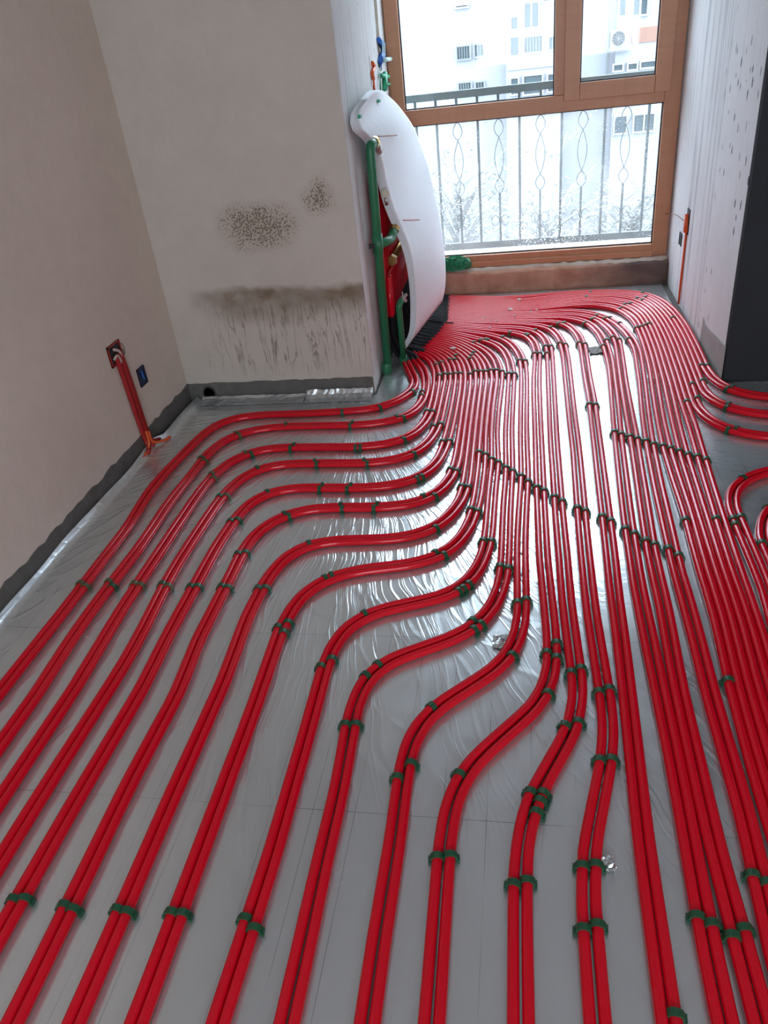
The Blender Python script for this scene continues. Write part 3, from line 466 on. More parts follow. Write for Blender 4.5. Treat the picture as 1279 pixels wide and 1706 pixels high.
    [(-0.491, 4.250), (-0.399, 4.213), (-0.347, 4.182), (-0.253, 4.108), (-0.207, 4.070), (-0.179, 4.041), (-0.155, 4.009), (-0.135, 3.975), (-0.120, 3.938), (-0.107, 3.900), (-0.094, 3.841), (-0.083, 3.782), (-0.075, 3.703), (-0.071, 3.643), (-0.069, 3.563), (-0.072, 3.293), (-0.075, 3.023), (-0.074, 2.903), (-0.068, 2.624), (-0.073, 2.344), (-0.074, 2.064), (-0.078, 1.964), (-0.087, 1.885), (-0.101, 1.826), (-0.114, 1.789), (-0.132, 1.753), (-0.154, 1.720), (-0.182, 1.691), (-0.213, 1.666), (-0.246, 1.644), (-0.349, 1.583), (-0.381, 1.558), (-0.395, 1.544), (-0.419, 1.513), (-0.437, 1.477), (-0.447, 1.438), (-0.452, 1.399), (-0.454, 1.319), (-0.444, 1.119), (-0.443, 0.919), (-0.439, 0.619), (-0.439, 0.375), (-0.439, 0.132), (-0.439, -0.112), (-0.439, -0.356), (-0.439, -0.600)],
    [(-0.475, 4.269), (-0.419, 4.248), (-0.382, 4.232), (-0.348, 4.212), (-0.315, 4.189), (-0.236, 4.128), (-0.189, 4.090), (-0.148, 4.047), (-0.125, 4.014), (-0.107, 3.979), (-0.092, 3.941), (-0.080, 3.903), (-0.067, 3.845), (-0.057, 3.786), (-0.050, 3.726), (-0.045, 3.666), (-0.042, 3.586), (-0.045, 3.296), (-0.048, 3.006), (-0.045, 2.846), (-0.042, 2.686), (-0.042, 2.586), (-0.046, 2.346), (-0.047, 2.186), (-0.048, 2.026), (-0.052, 1.946), (-0.059, 1.887), (-0.072, 1.828), (-0.084, 1.790), (-0.110, 1.736), (-0.132, 1.703), (-0.160, 1.674), (-0.190, 1.648), (-0.223, 1.626), (-0.327, 1.565), (-0.358, 1.541), (-0.373, 1.527), (-0.397, 1.495), (-0.406, 1.477), (-0.419, 1.439), (-0.425, 1.400), (-0.427, 1.340), (-0.418, 1.120), (-0.417, 0.920), (-0.414, 0.770), (-0.412, 0.620), (-0.412, 0.376), (-0.412, 0.132), (-0.412, -0.112), (-0.412, -0.356), (-0.412, -0.600)],
    [(-0.482, 4.297), (-0.351, 4.247), (-0.226, 4.184), (-0.192, 4.163), (-0.161, 4.139), (-0.146, 4.125), (-0.120, 4.095), (-0.098, 4.062), (-0.071, 4.008), (-0.058, 3.970), (-0.041, 3.913), (-0.029, 3.854), (-0.020, 3.795), (-0.014, 3.735), (-0.010, 3.655), (-0.008, 3.515), (-0.010, 3.265), (-0.012, 3.015), (-0.011, 2.805), (-0.009, 2.595), (-0.015, 2.395), (-0.021, 2.195), (-0.022, 2.035), (-0.020, 1.815), (-0.022, 1.755), (-0.026, 1.715), (-0.032, 1.676), (-0.042, 1.637), (-0.056, 1.600), (-0.075, 1.565), (-0.112, 1.517), (-0.197, 1.432), (-0.224, 1.403), (-0.248, 1.371), (-0.258, 1.354), (-0.268, 1.336), (-0.282, 1.299), (-0.291, 1.260), (-0.295, 1.220), (-0.297, 1.160), (-0.294, 0.980), (-0.295, 0.780), (-0.292, 0.540), (-0.292, 0.255), (-0.292, -0.030), (-0.292, -0.315), (-0.292, -0.600)],
    [(-0.468, 4.317), (-0.337, 4.268), (-0.264, 4.234), (-0.211, 4.207), (-0.177, 4.186), (-0.145, 4.162), (-0.116, 4.134), (-0.091, 4.102), (-0.070, 4.068), (-0.045, 4.014), (-0.031, 3.976), (-0.015, 3.918), (-0.003, 3.860), (0.006, 3.800), (0.012, 3.740), (0.017, 3.660), (0.019, 3.500), (0.017, 3.250), (0.015, 3.000), (0.016, 2.799), (0.018, 2.599), (0.012, 2.389), (0.006, 2.179), (0.005, 2.019), (0.007, 1.818), (0.005, 1.758), (0.002, 1.718), (-0.008, 1.659), (-0.019, 1.621), (-0.034, 1.583), (-0.053, 1.549), (-0.090, 1.501), (-0.175, 1.416), (-0.202, 1.387), (-0.226, 1.354), (-0.236, 1.337), (-0.245, 1.319), (-0.258, 1.281), (-0.266, 1.242), (-0.269, 1.202), (-0.270, 1.142), (-0.267, 0.962), (-0.268, 0.762), (-0.265, 0.542), (-0.265, 0.256), (-0.265, -0.029), (-0.265, -0.315), (-0.265, -0.600)],
    [(-0.476, 4.347), (-0.439, 4.331), (-0.326, 4.293), (-0.121, 4.214), (-0.066, 4.188), (-0.033, 4.166), (-0.004, 4.138), (0.008, 4.122), (0.018, 4.105), (0.033, 4.068), (0.047, 4.010), (0.052, 3.970), (0.057, 3.911), (0.060, 3.791), (0.051, 3.511), (0.049, 3.311), (0.049, 3.076), (0.049, 2.842), (0.048, 2.607), (0.048, 2.372), (0.049, 2.212), (0.050, 2.052), (0.056, 1.872), (0.062, 1.693), (0.061, 1.593), (0.058, 1.553), (0.051, 1.514), (0.041, 1.475), (0.026, 1.438), (-0.005, 1.386), (-0.104, 1.261), (-0.137, 1.211), (-0.154, 1.175), (-0.167, 1.137), (-0.176, 1.098), (-0.181, 1.059), (-0.183, 1.019), (-0.184, 0.959), (-0.181, 0.779), (-0.178, 0.599), (-0.178, 0.299), (-0.178, -0.000), (-0.178, -0.300), (-0.178, -0.600)],
    [(-0.463, 4.367), (-0.427, 4.351), (-0.332, 4.320), (-0.106, 4.236), (-0.052, 4.211), (-0.018, 4.190), (-0.003, 4.177), (0.024, 4.148), (0.036, 4.131), (0.045, 4.114), (0.059, 4.076), (0.073, 4.018), (0.084, 3.918), (0.086, 3.858), (0.086, 3.778), (0.078, 3.498), (0.076, 3.298), (0.075, 3.058), (0.075, 2.818), (0.075, 2.577), (0.075, 2.337), (0.076, 2.187), (0.077, 2.037), (0.083, 1.867), (0.089, 1.697), (0.088, 1.597), (0.085, 1.557), (0.080, 1.517), (0.070, 1.478), (0.057, 1.440), (0.039, 1.405), (0.018, 1.371), (-0.082, 1.245), (-0.114, 1.195), (-0.131, 1.159), (-0.138, 1.140), (-0.148, 1.101), (-0.153, 1.061), (-0.156, 1.021), (-0.157, 0.961), (-0.154, 0.781), (-0.151, 0.601), (-0.151, 0.361), (-0.151, 0.121), (-0.151, -0.120), (-0.151, -0.360), (-0.151, -0.600)],
    [(-0.464, 4.398), (-0.447, 4.386), (-0.430, 4.377), (-0.335, 4.347), (-0.222, 4.306), (-0.165, 4.288), (-0.050, 4.256), (-0.013, 4.241), (0.021, 4.221), (0.037, 4.208), (0.063, 4.178), (0.073, 4.161), (0.090, 4.124), (0.106, 4.067), (0.117, 3.988), (0.122, 3.908), (0.123, 3.788), (0.119, 3.489), (0.115, 3.189), (0.111, 2.890), (0.111, 2.590), (0.110, 2.291), (0.112, 2.061), (0.113, 1.831), (0.122, 1.552), (0.123, 1.492), (0.121, 1.452), (0.116, 1.413), (0.103, 1.354), (0.082, 1.298), (0.024, 1.171), (0.003, 1.115), (-0.011, 1.057), (-0.021, 0.977), (-0.024, 0.878), (-0.022, 0.578), (-0.022, 0.284), (-0.022, -0.011), (-0.022, -0.305), (-0.022, -0.600)],
    [(-0.411, 4.395), (-0.335, 4.372), (-0.203, 4.325), (-0.068, 4.290), (-0.029, 4.278), (0.007, 4.263), (0.041, 4.241), (0.056, 4.228), (0.083, 4.198), (0.094, 4.182), (0.111, 4.146), (0.124, 4.108), (0.133, 4.069), (0.144, 3.990), (0.149, 3.910), (0.150, 3.790), (0.146, 3.491), (0.142, 3.191), (0.138, 2.892), (0.137, 2.592), (0.137, 2.292), (0.139, 2.062), (0.140, 1.833), (0.149, 1.553), (0.150, 1.493), (0.148, 1.453), (0.143, 1.414), (0.131, 1.355), (0.112, 1.298), (0.054, 1.171), (0.032, 1.115), (0.017, 1.057), (0.010, 1.018), (0.006, 0.978), (0.003, 0.858), (0.005, 0.579), (0.005, 0.284), (0.005, -0.011), (0.005, -0.305), (0.005, -0.600)],
    [(-0.456, 4.427), (-0.416, 4.421), (-0.262, 4.379), (-0.029, 4.322), (0.028, 4.303), (0.064, 4.287), (0.082, 4.277), (0.113, 4.252), (0.126, 4.237), (0.138, 4.221), (0.156, 4.185), (0.174, 4.128), (0.182, 4.089), (0.190, 4.030), (0.199, 3.910), (0.202, 3.750), (0.199, 3.450), (0.197, 3.150), (0.196, 2.971), (0.196, 2.791), (0.190, 2.491), (0.184, 2.191), (0.182, 2.021), (0.181, 1.851), (0.182, 1.731), (0.189, 1.472), (0.189, 1.392), (0.186, 1.332), (0.178, 1.272), (0.167, 1.213), (0.126, 1.038), (0.117, 0.979), (0.110, 0.899), (0.109, 0.819), (0.109, 0.535), (0.109, 0.252), (0.109, -0.032), (0.110, -0.316), (0.110, -0.600)],
    [(-0.453, 4.450), (-0.394, 4.439), (-0.239, 4.398), (-0.006, 4.341), (0.051, 4.322), (0.087, 4.306), (0.104, 4.296), (0.135, 4.270), (0.149, 4.256), (0.160, 4.239), (0.179, 4.204), (0.192, 4.166), (0.201, 4.127), (0.217, 4.029), (0.226, 3.909), (0.229, 3.749), (0.226, 3.450), (0.223, 3.150), (0.223, 2.970), (0.222, 2.790), (0.217, 2.490), (0.211, 2.191), (0.209, 2.021), (0.208, 1.851), (0.209, 1.731), (0.216, 1.471), (0.216, 1.391), (0.213, 1.331), (0.205, 1.272), (0.194, 1.213), (0.153, 1.038), (0.142, 0.959), (0.137, 0.899), (0.136, 0.819), (0.136, 0.535), (0.136, 0.251), (0.136, -0.032), (0.136, -0.316), (0.136, -0.600)],
    [(-0.452, 4.474), (-0.393, 4.463), (-0.180, 4.408), (-0.034, 4.374), (0.113, 4.341), (0.151, 4.330), (0.169, 4.322), (0.187, 4.313), (0.203, 4.301), (0.218, 4.288), (0.231, 4.272), (0.241, 4.255), (0.250, 4.237), (0.264, 4.200), (0.274, 4.161), (0.284, 4.102), (0.293, 4.002), (0.296, 3.902), (0.294, 3.732), (0.292, 3.562), (0.292, 3.402), (0.292, 3.242), (0.285, 2.970), (0.278, 2.698), (0.271, 2.425), (0.264, 2.153), (0.256, 1.881), (0.254, 1.731), (0.251, 1.581), (0.243, 1.311), (0.234, 1.041), (0.232, 0.811), (0.230, 0.581), (0.230, 0.286), (0.230, -0.010), (0.230, -0.305), (0.230, -0.600)],
    [(-0.449, 4.498), (-0.390, 4.486), (-0.138, 4.422), (0.136, 4.363), (0.174, 4.351), (0.192, 4.343), (0.226, 4.321), (0.240, 4.307), (0.253, 4.291), (0.272, 4.257), (0.292, 4.200), (0.301, 4.161), (0.311, 4.102), (0.320, 4.002), (0.323, 3.902), (0.321, 3.732), (0.318, 3.562), (0.318, 3.392), (0.318, 3.222), (0.311, 2.942), (0.304, 2.661), (0.297, 2.381), (0.290, 2.101), (0.281, 1.841), (0.278, 1.691), (0.274, 1.541), (0.266, 1.291), (0.258, 1.041), (0.256, 0.811), (0.254, 0.581), (0.254, 0.286), (0.254, -0.010), (0.254, -0.305), (0.254, -0.600)],
    [(-0.458, 4.524), (-0.379, 4.507), (-0.186, 4.458), (-0.030, 4.423), (0.049, 4.410), (0.189, 4.399), (0.228, 4.389), (0.246, 4.382), (0.281, 4.363), (0.297, 4.351), (0.325, 4.322), (0.347, 4.289), (0.364, 4.253), (0.377, 4.215), (0.386, 4.176), (0.397, 4.117), (0.407, 4.017), (0.412, 3.918), (0.414, 3.778), (0.412, 3.638), (0.402, 3.438), (0.387, 3.188), (0.372, 2.939), (0.359, 2.699), (0.347, 2.459), (0.338, 2.260), (0.333, 2.090), (0.328, 1.920), (0.327, 1.740), (0.328, 1.500), (0.329, 1.260), (0.326, 1.030), (0.322, 0.800), (0.325, 0.560), (0.325, 0.270), (0.325, -0.020), (0.325, -0.310), (0.325, -0.600)],
    [(-0.453, 4.547), (-0.375, 4.530), (-0.181, 4.481), (-0.025, 4.446), (0.054, 4.434), (0.194, 4.424), (0.233, 4.416), (0.270, 4.402), (0.288, 4.392), (0.320, 4.368), (0.347, 4.339), (0.369, 4.306), (0.386, 4.270), (0.400, 4.232), (0.410, 4.194), (0.421, 4.135), (0.431, 4.055), (0.438, 3.956), (0.441, 3.836), (0.439, 3.696), (0.429, 3.486), (0.419, 3.277), (0.407, 3.067), (0.394, 2.857), (0.383, 2.638), (0.372, 2.418), (0.365, 2.258), (0.359, 2.079), (0.354, 1.899), (0.354, 1.686), (0.353, 1.472), (0.353, 1.259), (0.350, 1.029), (0.347, 0.799), (0.350, 0.559), (0.350, 0.270), (0.350, -0.020), (0.350, -0.310), (0.350, -0.600)],
    [(-0.461, 4.573), (-0.364, 4.552), (-0.169, 4.503), (-0.013, 4.468), (0.066, 4.457), (0.186, 4.452), (0.226, 4.449), (0.265, 4.441), (0.303, 4.428), (0.338, 4.408), (0.353, 4.395), (0.380, 4.366), (0.402, 4.332), (0.420, 4.296), (0.433, 4.259), (0.449, 4.201), (0.461, 4.142), (0.469, 4.082), (0.473, 4.022), (0.475, 3.962), (0.473, 3.882), (0.460, 3.622), (0.447, 3.362), (0.437, 3.102), (0.427, 2.842), (0.416, 2.609), (0.404, 2.376), (0.393, 2.142), (0.389, 2.022), (0.387, 1.802), (0.382, 1.652), (0.378, 1.502), (0.376, 1.282), (0.375, 1.062), (0.380, 0.851), (0.384, 0.641), (0.385, 0.393), (0.385, 0.145), (0.385, -0.103), (0.385, -0.352), (0.385, -0.600)],
    [(-0.456, 4.596), (-0.359, 4.575), (-0.126, 4.517), (-0.008, 4.492), (0.071, 4.481), (0.191, 4.478), (0.231, 4.475), (0.270, 4.468), (0.290, 4.463), (0.327, 4.447), (0.344, 4.437), (0.375, 4.413), (0.402, 4.383), (0.424, 4.350), (0.442, 4.314), (0.462, 4.257), (0.477, 4.199), (0.488, 4.140), (0.496, 4.081), (0.500, 4.021), (0.502, 3.961), (0.500, 3.881), (0.489, 3.671), (0.477, 3.461), (0.469, 3.261), (0.462, 3.061), (0.455, 2.861), (0.443, 2.628), (0.432, 2.395), (0.420, 2.161), (0.416, 2.041), (0.413, 1.801), (0.407, 1.631), (0.401, 1.461), (0.400, 1.251), (0.399, 1.041), (0.404, 0.881), (0.408, 0.721), (0.409, 0.621), (0.409, 0.377), (0.410, 0.132), (0.410, -0.112), (0.410, -0.356), (0.410, -0.600)],
    [(-0.465, 4.622), (-0.348, 4.597), (-0.115, 4.539), (0.002, 4.515), (0.042, 4.509), (0.081, 4.507), (0.201, 4.511), (0.241, 4.510), (0.281, 4.505), (0.300, 4.500), (0.337, 4.484), (0.370, 4.463), (0.400, 4.436), (0.427, 4.406), (0.460, 4.357), (0.478, 4.321), (0.501, 4.266), (0.518, 4.208), (0.535, 4.130), (0.546, 4.051), (0.555, 3.952), (0.558, 3.872), (0.556, 3.792), (0.544, 3.612), (0.532, 3.433), (0.514, 3.224), (0.497, 3.015), (0.484, 2.816), (0.470, 2.516), (0.462, 2.267), (0.455, 2.017), (0.454, 1.857), (0.454, 1.697), (0.450, 1.458), (0.451, 1.158), (0.448, 1.038), (0.440, 0.858), (0.438, 0.779), (0.438, 0.503), (0.438, 0.227), (0.438, -0.049), (0.438, -0.324), (0.439, -0.600)],
    [(-0.457, 4.644), (-0.359, 4.623), (-0.106, 4.561), (-0.008, 4.541), (0.032, 4.536), (0.072, 4.533), (0.112, 4.533), (0.212, 4.538), (0.252, 4.537), (0.291, 4.531), (0.311, 4.526), (0.348, 4.510), (0.382, 4.489), (0.397, 4.477), (0.426, 4.449), (0.452, 4.418), (0.485, 4.368), (0.511, 4.314), (0.532, 4.258), (0.547, 4.200), (0.563, 4.121), (0.574, 4.042), (0.582, 3.962), (0.585, 3.882), (0.584, 3.802), (0.578, 3.702), (0.559, 3.442), (0.542, 3.233), (0.525, 3.023), (0.511, 2.824), (0.504, 2.674), (0.497, 2.523), (0.489, 2.273), (0.481, 2.023), (0.481, 1.863), (0.480, 1.703), (0.475, 1.462), (0.475, 1.302), (0.475, 1.142), (0.469, 0.962), (0.463, 0.782), (0.463, 0.505), (0.463, 0.229), (0.463, -0.047), (0.463, -0.324), (0.463, -0.600)],
    [(-0.469, 4.671), (-0.351, 4.646), (-0.099, 4.584), (-0.040, 4.573), (-0.001, 4.569), (0.039, 4.567), (0.099, 4.572), (0.138, 4.579), (0.236, 4.600), (0.295, 4.609), (0.335, 4.611), (0.355, 4.610), (0.395, 4.603), (0.414, 4.597), (0.450, 4.582), (0.484, 4.560), (0.513, 4.532), (0.537, 4.500), (0.556, 4.465), (0.571, 4.428), (0.583, 4.390), (0.597, 4.332), (0.607, 4.253), (0.611, 4.153), (0.612, 3.993), (0.609, 3.813), (0.600, 3.614), (0.580, 3.355), (0.561, 3.096), (0.545, 2.836), (0.541, 2.656), (0.540, 2.487), (0.540, 2.317), (0.535, 2.157), (0.531, 1.997), (0.528, 1.777), (0.512, 1.478), (0.504, 1.218), (0.503, 1.009), (0.502, 0.799), (0.503, 0.519), (0.504, 0.239), (0.505, -0.040), (0.506, -0.320), (0.507, -0.600)],
    [(-0.460, 4.693), (-0.343, 4.668), (-0.110, 4.611), (-0.051, 4.599), (-0.011, 4.594), (0.029, 4.592), (0.089, 4.596), (0.148, 4.606), (0.246, 4.629), (0.305, 4.637), (0.345, 4.638), (0.365, 4.636), (0.405, 4.629), (0.424, 4.623), (0.461, 4.608), (0.495, 4.586), (0.525, 4.560), (0.550, 4.529), (0.571, 4.495), (0.595, 4.440), (0.607, 4.402), (0.621, 4.344), (0.630, 4.264), (0.635, 4.164), (0.636, 3.984), (0.633, 3.804), (0.622, 3.563), (0.604, 3.314), (0.585, 3.064), (0.572, 2.824), (0.568, 2.684), (0.566, 2.514), (0.565, 2.343), (0.560, 2.173), (0.555, 2.003), (0.552, 1.783), (0.544, 1.633), (0.535, 1.483), (0.527, 1.203), (0.527, 0.992), (0.526, 0.782), (0.527, 0.506), (0.528, 0.229), (0.529, -0.047), (0.530, -0.324), (0.531, -0.600)],
    [(-0.472, 4.720), (-0.335, 4.691), (-0.102, 4.634), (-0.043, 4.622), (-0.003, 4.618), (0.036, 4.616), (0.096, 4.621), (0.155, 4.633), (0.272, 4.661), (0.331, 4.669), (0.371, 4.669), (0.391, 4.668), (0.430, 4.661), (0.450, 4.655), (0.486, 4.640), (0.521, 4.619), (0.551, 4.593), (0.576, 4.562), (0.597, 4.528), (0.614, 4.492), (0.627, 4.454), (0.641, 4.396), (0.647, 4.356), (0.653, 4.297), (0.658, 4.177), (0.660, 4.017), (0.657, 3.817), (0.650, 3.637), (0.642, 3.457), (0.626, 3.208), (0.610, 2.958), (0.597, 2.719), (0.591, 2.479), (0.585, 2.239), (0.579, 1.999), (0.575, 1.779), (0.559, 1.480), (0.551, 1.200), (0.550, 0.990), (0.549, 0.780), (0.550, 0.504), (0.551, 0.228), (0.552, -0.048), (0.553, -0.324), (0.555, -0.600)],
    [(-0.462, 4.743), (-0.326, 4.713), (-0.093, 4.656), (-0.034, 4.645), (0.006, 4.641), (0.046, 4.641), (0.105, 4.647), (0.144, 4.655), (0.261, 4.683), (0.320, 4.693), (0.360, 4.696), (0.399, 4.693), (0.439, 4.687), (0.458, 4.681), (0.495, 4.667), (0.530, 4.647), (0.561, 4.622), (0.588, 4.593), (0.611, 4.560), (0.629, 4.524), (0.644, 4.487), (0.660, 4.430), (0.667, 4.390), (0.674, 4.331), (0.681, 4.211), (0.684, 4.051), (0.681, 3.832), (0.672, 3.612), (0.664, 3.393), (0.649, 3.153), (0.634, 2.914), (0.624, 2.715), (0.617, 2.482), (0.610, 2.249), (0.603, 2.016), (0.598, 1.756), (0.582, 1.477), (0.575, 1.198), (0.574, 0.988), (0.573, 0.778), (0.574, 0.503), (0.575, 0.227), (0.576, -0.049), (0.577, -0.324), (0.578, -0.600)],
    [(-0.474, 4.770), (-0.318, 4.735), (-0.104, 4.683), (-0.045, 4.671), (-0.006, 4.666), (0.034, 4.665), (0.094, 4.670), (0.153, 4.681), (0.270, 4.710), (0.329, 4.718), (0.369, 4.720), (0.409, 4.717), (0.468, 4.706), (0.506, 4.693), (0.542, 4.675), (0.575, 4.652), (0.603, 4.625), (0.627, 4.592), (0.638, 4.575), (0.655, 4.539), (0.668, 4.501), (0.683, 4.443), (0.689, 4.404), (0.696, 4.344), (0.705, 4.204), (0.707, 4.044), (0.704, 3.824), (0.698, 3.643), (0.691, 3.463), (0.680, 3.243), (0.674, 3.043), (0.663, 2.823), (0.651, 2.603), (0.643, 2.413), (0.634, 2.223), (0.626, 2.003), (0.622, 1.763), (0.607, 1.483), (0.602, 1.333), (0.598, 1.183), (0.598, 0.972), (0.597, 0.762), (0.598, 0.490), (0.599, 0.217), (0.600, -0.055), (0.601, -0.327), (0.602, -0.600)],
    [(-0.464, 4.792), (-0.308, 4.757), (-0.094, 4.705), (-0.035, 4.694), (0.004, 4.690), (0.044, 4.689), (0.104, 4.696), (0.260, 4.732), (0.299, 4.740), (0.339, 4.744), (0.378, 4.746), (0.418, 4.743), (0.477, 4.731), (0.533, 4.711), (0.568, 4.691), (0.600, 4.667), (0.628, 4.638), (0.651, 4.606), (0.678, 4.553), (0.691, 4.515), (0.705, 4.457), (0.719, 4.358), (0.727, 4.238), (0.731, 4.098), (0.730, 3.898), (0.723, 3.698), (0.716, 3.499), (0.704, 3.239), (0.700, 3.019), (0.688, 2.786), (0.676, 2.553), (0.665, 2.321), (0.654, 2.041), (0.645, 1.741), (0.630, 1.482), (0.635, 1.464), (0.655, 1.430), (0.651, 1.370), (0.647, 1.250), (0.644, 0.950), (0.645, 0.702), (0.646, 0.454), (0.647, 0.206), (0.648, -0.041), (0.649, -0.289), (0.653, -0.429), (0.631, -0.462), (0.625, -0.480), (0.626, -0.600)],
    [(-0.479, 4.821), (-0.304, 4.781), (-0.109, 4.733), (-0.051, 4.721), (-0.011, 4.716), (0.029, 4.715), (0.089, 4.719), (0.148, 4.730), (0.265, 4.758), (0.324, 4.767), (0.384, 4.770), (0.424, 4.768), (0.463, 4.763), (0.522, 4.750), (0.559, 4.736), (0.577, 4.728), (0.611, 4.706), (0.627, 4.694), (0.641, 4.680), (0.666, 4.648), (0.685, 4.614), (0.701, 4.577), (0.713, 4.539), (0.722, 4.500), (0.733, 4.441), (0.740, 4.381), (0.751, 4.241), (0.755, 4.082), (0.753, 3.882), (0.747, 3.692), (0.740, 3.502), (0.728, 3.242), (0.727, 3.182), (0.732, 3.122), (0.738, 3.083), (0.748, 3.044), (0.763, 3.007), (0.772, 2.989), (0.794, 2.956), (0.807, 2.941), (0.821, 2.926), (0.852, 2.902), (0.869, 2.891), (0.905, 2.874), (0.943, 2.861), (0.982, 2.851), (1.021, 2.843), (1.081, 2.835), (1.220, 2.823), (1.360, 2.816), (1.560, 2.812), (1.840, 2.809), (2.120, 2.806), (2.400, 2.803)],
    [(-0.469, 4.843), (-0.283, 4.799), (-0.098, 4.755), (-0.039, 4.744), (0.001, 4.741), (0.041, 4.741), (0.100, 4.748), (0.257, 4.783), (0.316, 4.792), (0.376, 4.795), (0.416, 4.793), (0.456, 4.789), (0.496, 4.782), (0.534, 4.773), (0.572, 4.759), (0.590, 4.751), (0.625, 4.730), (0.641, 4.718), (0.655, 4.704), (0.681, 4.674), (0.702, 4.640), (0.719, 4.603), (0.731, 4.565), (0.741, 4.527), (0.753, 4.468), (0.761, 4.408), (0.769, 4.328), (0.774, 4.248), (0.778, 4.088), (0.777, 3.888), (0.770, 3.698), (0.764, 3.507), (0.752, 3.247), (0.752, 3.187), (0.754, 3.147), (0.760, 3.108), (0.769, 3.069), (0.782, 3.031), (0.791, 3.013), (0.812, 2.979), (0.824, 2.963), (0.838, 2.949), (0.869, 2.924), (0.887, 2.913), (0.923, 2.896), (0.961, 2.884), (1.000, 2.874), (1.099, 2.859), (1.218, 2.850), (1.359, 2.843), (1.539, 2.839), (1.826, 2.836), (2.113, 2.833), (2.400, 2.830)],
    [(-0.480, 4.871), (-0.305, 4.829), (-0.130, 4.787), (-0.072, 4.775), (-0.032, 4.771), (0.028, 4.770), (0.087, 4.776), (0.264, 4.810), (0.323, 4.817), (0.383, 4.819), (0.462, 4.812), (0.502, 4.806), (0.541, 4.796), (0.597, 4.776), (0.632, 4.757), (0.648, 4.746), (0.664, 4.733), (0.691, 4.704), (0.714, 4.671), (0.732, 4.636), (0.746, 4.598), (0.758, 4.560), (0.771, 4.502), (0.781, 4.443), (0.788, 4.383), (0.795, 4.304), (0.801, 4.164), (0.802, 3.985), (0.798, 3.785), (0.791, 3.586), (0.784, 3.386), (0.785, 3.326), (0.789, 3.287), (0.797, 3.248), (0.803, 3.228), (0.819, 3.192), (0.829, 3.174), (0.853, 3.142), (0.866, 3.128), (0.881, 3.114), (0.914, 3.091), (0.931, 3.082), (0.967, 3.066), (1.006, 3.053), (1.044, 3.044), (1.143, 3.030), (1.262, 3.019), (1.402, 3.013), (1.581, 3.008), (1.854, 3.005), (2.127, 3.002), (2.400, 2.999)],
    [(-0.470, 4.893), (-0.304, 4.853), (-0.139, 4.813), (-0.080, 4.802), (-0.041, 4.797), (0.019, 4.796), (0.079, 4.802), (0.236, 4.831), (0.315, 4.842), (0.395, 4.843), (0.475, 4.835), (0.514, 4.828), (0.553, 4.818), (0.591, 4.806), (0.628, 4.790), (0.662, 4.769), (0.678, 4.757), (0.692, 4.744), (0.718, 4.713), (0.740, 4.679), (0.757, 4.643), (0.770, 4.606), (0.781, 4.567), (0.794, 4.509), (0.804, 4.449), (0.811, 4.390), (0.818, 4.310), (0.824, 4.171), (0.826, 3.991), (0.822, 3.791), (0.815, 3.601), (0.808, 3.411), (0.809, 3.351), (0.812, 3.311), (0.824, 3.253), (0.838, 3.215), (0.847, 3.198), (0.870, 3.165), (0.883, 3.150), (0.914, 3.124), (0.931, 3.113), (0.966, 3.095), (1.004, 3.082), (1.043, 3.072), (1.082, 3.065), (1.142, 3.057), (1.261, 3.046), (1.401, 3.040), (1.581, 3.035), (1.854, 3.032), (2.127, 3.029), (2.400, 3.026)],
    [(-0.485, 4.922), (-0.329, 4.884), (-0.174, 4.847), (-0.135, 4.839), (-0.095, 4.834), (-0.035, 4.833), (0.025, 4.836), (0.105, 4.843), (0.244, 4.860), (0.323, 4.867), (0.403, 4.866), (0.463, 4.860), (0.542, 4.846), (0.580, 4.835), (0.618, 4.821), (0.654, 4.804), (0.671, 4.793), (0.702, 4.769), (0.716, 4.755), (0.742, 4.724), (0.762, 4.689), (0.779, 4.653), (0.792, 4.615), (0.803, 4.577), (0.816, 4.518), (0.826, 4.459), (0.836, 4.380), (0.845, 4.260), (0.849, 4.140), (0.848, 3.900), (0.844, 3.750), (0.840, 3.600), (0.843, 3.520), (0.850, 3.460), (0.863, 3.402), (0.878, 3.365), (0.887, 3.347), (0.909, 3.314), (0.923, 3.299), (0.937, 3.286), (0.970, 3.262), (0.987, 3.252), (1.024, 3.236), (1.062, 3.224), (1.101, 3.215), (1.180, 3.203), (1.300, 3.193), (1.440, 3.186), (1.620, 3.182), (1.880, 3.179), (2.140, 3.176), (2.400, 3.173)],
    [(-0.474, 4.946), (-0.378, 4.920), (-0.202, 4.878), (-0.143, 4.866), (-0.104, 4.861), (-0.044, 4.859), (0.016, 4.862), (0.096, 4.869), (0.236, 4.886), (0.316, 4.892), (0.396, 4.891), (0.475, 4.883), (0.554, 4.869), (0.593, 4.858), (0.631, 4.845), (0.667, 4.827), (0.701, 4.806), (0.716, 4.793), (0.744, 4.765), (0.768, 4.733), (0.788, 4.698), (0.804, 4.661), (0.817, 4.623), (0.828, 4.585), (0.840, 4.526), (0.850, 4.467), (0.859, 4.387), (0.868, 4.267), (0.872, 4.147), (0.872, 3.926), (0.869, 3.766), (0.865, 3.606), (0.869, 3.526), (0.876, 3.466), (0.890, 3.408), (0.906, 3.371), (0.915, 3.353), (0.940, 3.322), (0.955, 3.308), (0.987, 3.284), (1.005, 3.275), (1.041, 3.259), (1.080, 3.247), (1.119, 3.239), (1.198, 3.228), (1.318, 3.219), (1.458, 3.212), (1.619, 3.209), (1.879, 3.206), (2.140, 3.203), (2.400, 3.200)],
